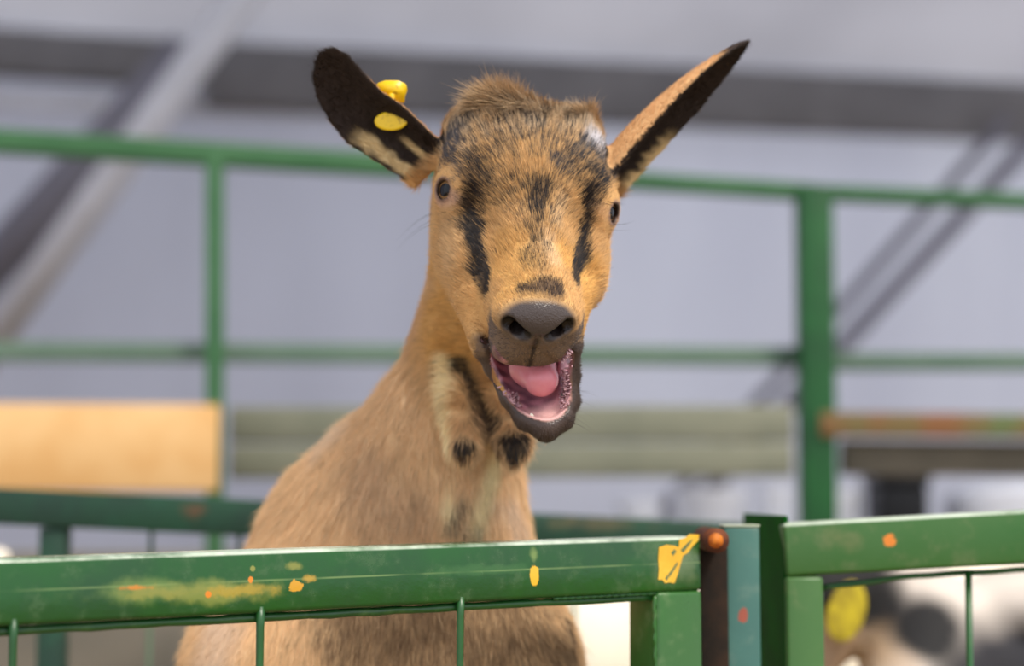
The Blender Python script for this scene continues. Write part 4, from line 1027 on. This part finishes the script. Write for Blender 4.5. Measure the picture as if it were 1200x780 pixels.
# ------------------------------------------------------------------ the other goats, out of focus behind
def caps_sd(caps, k0=0.03):
    def f(p):
        d = None
        for c in caps:
            if isinstance(c[0], str): v = sd_el(p, c[1], c[2]); k = c[3]
            else: v = sd_rc(p, c[0], c[1], c[2], c[3]); k = c[4] if len(c) > 4 else k0
            d = v if d is None else smin(d, v, k)
        return d
    return f
def standing(s, head_up=True):
    """a goat standing on four legs, nose along +x, feet at z = 0"""
    c = [((-.30, 0, .74), (.26, 0, .75), .150, .140), ((.26, 0, .78), (.30, 0, .70), .125, .115), ((-.34, 0, .76), (-.36, 0, .66), .120, .10),
         ((.30, 0, .76), (.50, 0, .56), .105, .058), ((.52, 0, .55), (.62, 0, .42), .066, .036), ((.62, 0, .42), (.65, 0, .38), .036, .030), ((.53, 0, .50), (.62, 0, .40), .036, .026),
         ((-.44, 0, .80), (-.50, 0, .86), .026, .014)]
    for y in (-1, 1):
        c += [((.51, y * .05, .59), (.47, y * .17, .58), .022, .012, .012), ((.50, y * .10, .59), (.48, y * .14, .585), .024, .022, .012)]
        c += [((.28, y * .09, .68), (.27, y * .10, .46), .060, .036), ((.27, y * .10, .46), (.275, y * .10, .38), .030, .026, .01), ((.275, y * .10, .38), (.27, y * .10, .10), .022, .019, .01), ((.27, y * .10, .10), (.285, y * .10, .024), .022, .024, .01)]
        c += [((-.34, y * .08, .66), (-.27, y * .10, .48), .085, .052), ((-.27, y * .10, .48), (-.41, y * .10, .30), .046, .024, .02), ((-.41, y * .10, .30), (-.37, y * .10, .10), .022, .019, .01), ((-.37, y * .10, .10), (-.355, y * .10, .024), .022, .024, .01)]
    return [tuple([np.array(a[0]) * s, np.array(a[1]) * s, a[2] * s, a[3] * s] + [x * s for x in a[4:]]) for a in c]
def soft_fur_mat(name):
    m, nt, b = new_mat(name); a = N(nt, 'ShaderNodeAttribute'); a.attribute_name = 'coat'; co = coords(nt)
    n1 = noise(nt, co, 60, 4); v = mixc(nt, math_(nt, 'MULTIPLY', n1, 0.10), a.outputs['Color'], srgb(60, 50, 44))
    nt.links.new(v, b.inputs['Base Color']); b.inputs['Roughness'].default_value = 0.8; bump(nt, b, noise(nt, co, 220, 3), 0.4, 0.002); return m
M['coat2'] = soft_fur_mat('soft_coat')
def eye_pair(parent, pts, r):
    mm = simple('dark_eye', srgb(20, 16, 14), 0.1, srgb(40, 26, 18), 40, 0, 0.6)
    for p in pts:
        bm = sphere_mesh(r, 16, 10); o = bm_obj('eye', bm, mm, None, True); o.parent = parent; o.location = p
SC = 1.21
sp, sf = surface_nets(caps_sd(standing(SC)), (-0.70, -0.28, -0.02), (0.86, 0.28, 1.32), 0.008)
sp, sf = largest_piece(sp, sf)
c_ = np.tile(S3(248, 236, 214), (len(sp), 1)); t_ = np.clip((0.30 - sp[:, 2]) / 0.2, 0, 1)[:, None]; c_ = c_ * (1 - t_ * 0.4) + S3(150, 120, 90) * t_ * 0.4
hf = sp[:, 2] < 0.05; c_[hf] = S3(70, 60, 50); nz_ = (sp[:, 0] > 0.72) & (sp[:, 2] > 0.3); c_[nz_] = S3(200, 150, 140)
cme = np_mesh('body', sp, sf); add_attr(cme, 'coat', c_)
cg = empty('goat', (0.47, 2.46, 0), math.radians(2)); tag(cg, 'blurred cream goat behind the pen, seen between the tan goat and the gate end post', 'goat', 'blurred goats beyond the pen')
cb = bpy.data.objects.new('body', cme); C.objects.link(cb); cme.materials.append(M['coat2']); cb.parent = cg
eye_pair(cg, [(0.585 * SC, s * 0.05 * SC, .515 * SC) for s in (-1, 1)], 0.013)
def copy_tree(o, parent=None):
    c = o.copy(); C.objects.link(c); c.parent = parent
    for ch in list(o.children): copy_tree(ch, c)
    return c
cg2 = copy_tree(cg); cg2.location = (-1.345, 2.45, 0); cg2.rotation_euler = (0, 0, math.radians(183)); tag(cg2, 'blurred cream goat cut by the left picture edge, under the front gate rail', 'goat', 'blurred goats beyond the pen')
# black and white goat behind the right gate, head turned to the viewer
bw = []
S2 = 1.18; O2 = np.array([1.02, 2.06, 0.0])
for c in standing(S2)[:3] + standing(S2)[12:]:
    a = np.array(c[0]); b = np.array(c[1])
    if a[2] > 1.15 * S2 * 0.85 and a[0] > 0.3: continue            # its own neck, head and ears follow
    fl2 = lambda v: O2 + np.array([-v[0], -v[1], v[2]])
    bw.append(tuple([fl2(a), fl2(b)] + list(c[2:])))
bw += [((.350, 1.93, 1.022), (.44, 1.95, 1.036), .038, .050, .02), ((.80, 2.06, .92), (.60, 2.00, .93), .150, .115), ((.60, 2.0, .93), (.47, 1.95, .955), .115, .078), ((.47, 1.93, .965), (.405, 1.82, .865), .070, .044), ((.405, 1.82, .865), (.395, 1.79, .825), .044, .036),
       ((.43, 1.93, 1.0), (.365, 1.93, 0.985), .026, .030, .015), ((.365, 1.93, .985), (.345, 1.92, .94), .030, .016, .015), ((.52, 1.93, 1.0), (.58, 1.90, 1.0), .026, .028, .015), ((.58, 1.90, 1.0), (.62, 1.88, .965), .026, .014, .015)]
bp, bf = surface_nets(caps_sd(bw), (0.28, 1.70, -0.02), (1.66, 2.36, 1.14), 0.008)
bp, bf = largest_piece(bp, bf)
c_ = np.tile(S3(206, 194, 182), (len(bp), 1))
def spot(px, py, r, c, soft=0.35, yy=1.9):
    global c_
    p0 = np.array(at(px, py, yy)); d = np.linalg.norm((bp - p0) * np.array([1, 0.45, 1]), axis=1) + pnoise(bp, 40, int(px)) * r * 0.15
    m = np.clip((r * (1 + soft) - d) / (2 * soft * r), 0, 1)[:, None]; c_ = c_ * (1 - m) + c * m
BLK = S3(13, 12, 13)
spot(990, 690, .055, BLK); spot(1000, 672, .045, BLK); spot(1022, 712, .036, BLK); spot(980, 765, .035, S3(176, 146, 116)); spot(1032, 770, .035, S3(190, 160, 126))
spot(1140, 690, .06, S3(206, 194, 182)); spot(1082, 742, .042, BLK, 0.25); spot(1110, 785, .042, BLK, 0.25); spot(1185, 805, .075, S3(44, 44, 50), 0.3); spot(1050, 785, .026, S3(190, 166, 144))
pat = np.clip((pnoise(bp, 9, 77) - 0.25) / 0.15, 0, 1)[:, None] * (bp[:, 0:1] > 0.72); c_ = c_ * (1 - pat) + BLK * pat
bgoat = empty('goat', (1.02, 2.06, 0)); tag(bgoat, 'blurred black and white goat with a yellow ear tag behind the right gate', 'goat')
bme = np_mesh('body', bp, bf); add_attr(bme, 'coat', c_); bo2 = link_mesh('body', bme, M['coat2']); place(bo2, Matrix.Identity(4), bgoat)
def world_disc(name, center, normal, major, rx_, ry_, th, mat, parent):
    o = disc_part(name, center, normal, major, rx_, ry_, th, mat); o.parent = parent; o.matrix_parent_inverse = Matrix.Translation(-Vector(parent.location)); return o
et = world_disc('ear_tag', at(992, 716, 1.875), (0.1, -1, 0.1), (0.35, 0, 0.9), 0.034, 0.021, 0.0015, simple('dull_yellow_plastic', srgb(186, 166, 28), 0.5, srgb(140, 122, 24), 60), bgoat); et['label'] = 'yellow plastic ear tag'
for p in ((.425, 1.868, .955), (.492, 1.868, .945)):
    bm = sphere_mesh(0.012, 16, 10); bmesh.ops.translate(bm, vec=p, verts=bm.verts); o = bm_obj('eye', bm, bpy.data.materials.get('dark_eye'), None, True); place(o, Matrix.Identity(4), bgoat)
